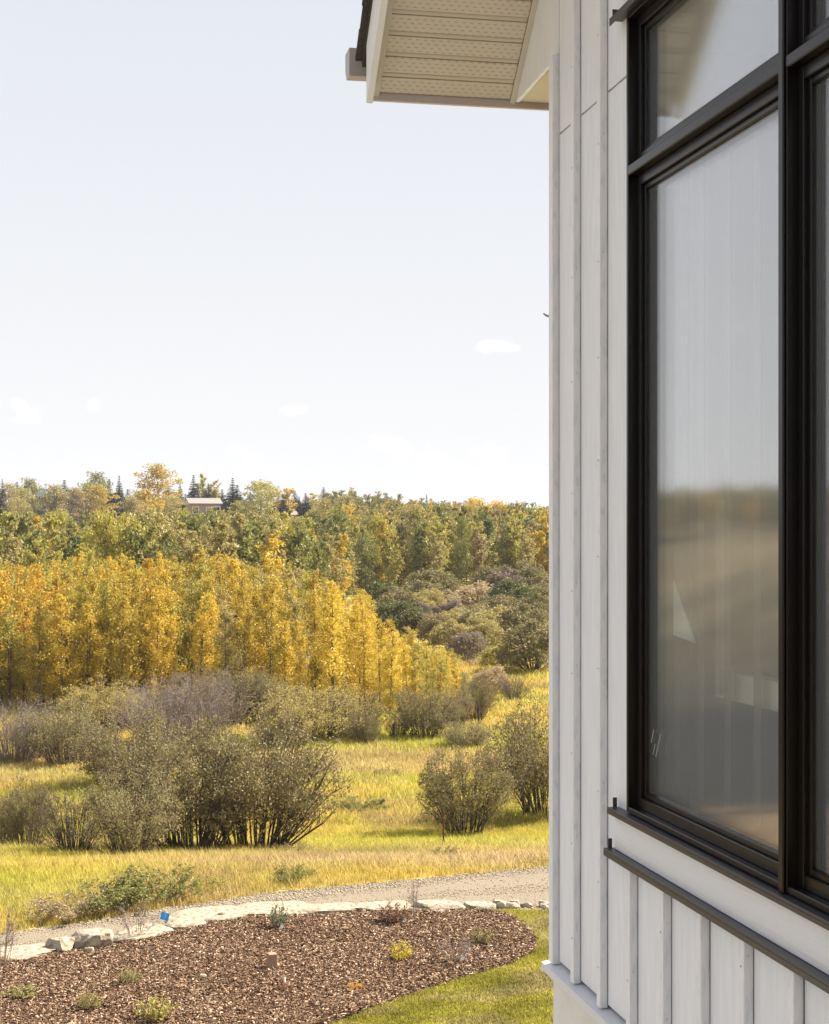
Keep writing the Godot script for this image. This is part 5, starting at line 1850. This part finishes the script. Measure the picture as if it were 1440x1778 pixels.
	var herbs := [
		[-1.92, -22.71, 0.40, 0.34, "herb", leafy(0.218, 0.241, 0.149), "upright grey-green plant in front of the edging slabs"],
		[-0.17, -20.95, 0.28, 0.44, "herb", leafy(0.598, 0.483, 0.057), "round yellow-leaved plant in the right half of the bed"],
		[0.52, -20.87, 0.34, 0.40, "twiggy", rust_leaf, "thin brown twiggy plant right of the yellow one"],
		[0.92, -21.75, 0.28, 0.42, "herb", leafy(0.276, 0.230, 0.081), "olive-brown plant near the lawn edge of the bed"],
		[-0.32, -23.05, 0.32, 0.60, "herb", leafy(0.241, 0.138, 0.081), "wide reddish-brown plant at the back of the bed"],
		[0.0, -23.25, 0.62, 0.18, "twiggy", rust_leaf, "tall thin red-leaved stem beside the reddish-brown plant"],
		[-4.69, -19.3, 0.16, 0.55, "herb", leafy(0.299, 0.265, 0.092), "low spreading olive plant nearest the left edge"],
		[-3.79, -18.78, 0.24, 0.38, "herb", leafy(0.345, 0.310, 0.103), "small olive plant at the bottom left of the bed"],
		[-3.51, -19.87, 0.22, 0.36, "herb", leafy(0.322, 0.287, 0.103), "small olive plant above the bottom left one"],
		[-2.94, -18.31, 0.32, 0.62, "herb", leafy(0.425, 0.368, 0.103), "large yellow-green plant at the bottom edge of the bed"],
		[-0.72, -19.62, 0.10, 0.26, "herb", leafy(0.632, 0.345, 0.057), "few orange leaves low on the mulch below the yellow plant"],
		[-3.85, -22.22, 0.48, 0.42, "twiggy", rust_leaf, "bare upright twigs left of the blue flag"],
		[-5.32, -20.75, 0.75, 0.42, "twiggy", rust_leaf, "tall bare twigs at the left edge of the bed"],
		[-1.62, -19.6, 0.10, 0.22, "herb", rust_leaf, "tiny wilted plant behind the white flag"],
	]
	for i in herbs.size():
		var s: Array = herbs[i]
		grow("bed_plant", s[6], "plant", s[4], i, Vector3(s[0], 0.02, s[1]), s[2], s[3], s[5], M.grey_twig, i * 1.3, "", ["stems", "foliage"])
	# weeds along the far side of the drive
	var weeds := [
		[-4.55, -23.9, 0.50, 1.2, M.green, "leafy weed clump left of the darkest one beyond the drive"],
		[-4.0, -24.6, 0.55, 1.2, M.green, "dark green weed clump beyond the drive near the blue flag"],
		[-5.1, -23.4, 0.4, 0.9, M.tan_leaf, "pale dry weed clump beyond the drive at left"],
		[-1.95, -25.9, 0.3, 0.6, M.green, "small green weed at the verge in mid picture"],
		[-3.2, -25.2, 0.25, 0.6, M.lime, "low bright weed right of the dark green clump"],
		[2.15, -27.7, 0.3, 0.6, M.lime, "bright green weed on the verge by the house corner"],
		[0.6, -33.2, 0.3, 0.6, M.olive, "dark tussock in the straw-coloured grass right of the stake"],
		[-2.6, -35.5, 0.3, 0.7, M.olive, "dark tussock in the bright grass left of the stake"],
		[-1.6, -48.0, 0.5, 1.5, M.green, "dark green tussock in the bright meadow hollow"],
		[-0.9, -56.0, 0.4, 0.9, M.olive, "small dark tussock in the middle meadow"],
	]
	for i in weeds.size():
		var s: Array = weeds[i]
		grow("weed_clump", s[5], "plant", "weed", i, on_land(s[0], s[1], -0.04), s[2], s[3], s[4], M.twig, i * 2.2, "", ["stems", "foliage"])

	# ---- stakes, posts and flags
	var st := thing("metal_stake", "thin rusty steel stake standing in the straw-coloured grass", "stake", on_land(0.69, -37.9))
	var k := MB.new()
	k.box(Vector3(0, 0.42, 0), Vector3(0.045, 1.0, 0.008), 0.001)
	k.box(Vector3(0, 0.42, 0.018), Vector3(0.008, 1.0, 0.03), 0.001)
	put("post", k.mesh(), M.rust, st)
	for i in 8:
		k = MB.new()
		k.box(Vector3(0, 0.1 + i * 0.1, -0.009), Vector3(0.03, 0.02, 0.012), 0.002)
		put("stud", k.mesh(), M.rust, st)
	st.rotation = Vector3(0, 0.5, 0.03)
	for s in [[2.95, -74.0, 0.9, "short dark fence post in front of the slim upright willow"], [-0.85, -67.0, 0.8, "short dark fence post left of the mid-meadow willow"]]:
		var o := thing("fence_post", s[3], "post", on_land(s[0], s[1]))
		k = MB.new()
		k.tube([Vector3(0, -0.1, 0), Vector3(0, s[2] * 0.6, 0), Vector3(0.01, s[2], 0)], [0.06, 0.058, 0.052], 8)
		k.tube([Vector3(0.01, s[2], 0), Vector3(0.01, s[2] + 0.02, 0)], [0.052, 0.0], 8)
		put("post", k.mesh(), M.twig, o)
	st = thing("wood_stake", "square pale wood stake end standing in the mulch", "stake", Vector3(-1.82, 0.0, -20.59), 0.35)
	k = MB.new()
	k.box(Vector3(0, 0.09, 0), Vector3(0.115, 0.26, 0.115), 0.006)
	put("post", k.mesh(), M.wood, st)
	marker_flag("bright blue plastic marker flag leaning over the edging slabs", Vector3(-3.62, 0.03, -22.72), 0.24, Vector2(0.12, 0.11), M.blue, -0.25, 0.2)
	marker_flag("small white marker flag in the mulch in front of the wood stake", Vector3(-1.6, 0.02, -19.75), 0.13, Vector2(0.06, 0.09), M.white, 0.1, 1.0)
	var tagged := [[-1.86, -22.55, "white plant label at the foot of the grey-green plant"], [-0.14, -22.95, "white plant label beside the reddish-brown plant"], [0.62, -20.85, "white plant label beside the brown twiggy plant"]]
	for s in tagged:
		var o := thing("plant_label", s[2], "label", Vector3(s[0], 0.03, s[1]), 0.4)
		k = MB.new()
		k.box(Vector3(0, 0.05, 0), Vector3(0.05, 0.07, 0.002), 0.0, Basis(Vector3.BACK, -0.5))
		put("card", k.mesh(), M.white, o)
		k = MB.new()
		k.box(Vector3(0, 0.0, 0.003), Vector3(0.008, 0.1, 0.002))
		put("spike", k.mesh(), M.white, o)

# across the drive: 0 at the bed, 1 at the meadow
func road_far(d: float) -> float:
	# the meadow begins left of this x at that depth
	var p := [[22.4, -5.9], [23.05, -4.9], [23.98, -3.8], [25.2, -2.1], [26.0, -0.2], [27.15, 2.3], [28.4, 6.0]]
	if d < p[0][0]:
		return -7.0
	for i in range(p.size() - 1):
		if d <= p[i + 1][0]:
			return lerpf(p[i][1], p[i + 1][1], (d - p[i][0]) / (p[i + 1][0] - p[i][0]))
	return 1000.0

func road_across(p: Vector2) -> float:
	var near_d := 23.9 if p.x > 0.5 else lerpf(20.8, 23.9, clampf((p.x + 5.6) / 6.1, 0.0, 1.0))
	var far_d := lerpf(22.4, 27.15, clampf((p.x + 5.9) / 8.2, 0.0, 1.0))
	return (-p.y - near_d) / (far_d - near_d)

func small_plant(seed_: int, stems: int, tall: float, wide: float, size: float, bare: float) -> Array:
	var r := RandomNumberGenerator.new()
	r.seed = seed_
	var w := MB.new()
	var k := MB.new()
	for s in stems:
		var a := r.randf() * TAU
		var q := sqrt(r.randf())
		var top := Vector3(cos(a) * wide * 0.5 * q, tall * (1.0 - 0.45 * q * q) * r.randf_range(0.7, 1.05), sin(a) * wide * 0.5 * q)
		var foot := top * Vector3(0.25, 0, 0.25)
		var mid := foot.lerp(top, 0.5) + Vector3.UP * 0.01
		w.tube([foot, mid, top], [0.0035, 0.0025, 0.0012], 3)
		for i in 16:
			var t := r.randf_range(0.25, 1.0)
			add_leaf(k, r, foot.lerp(top, t) + rand_dir(r) * 0.02, size, 0.45)
	return [w.mesh(), k.mesh()]
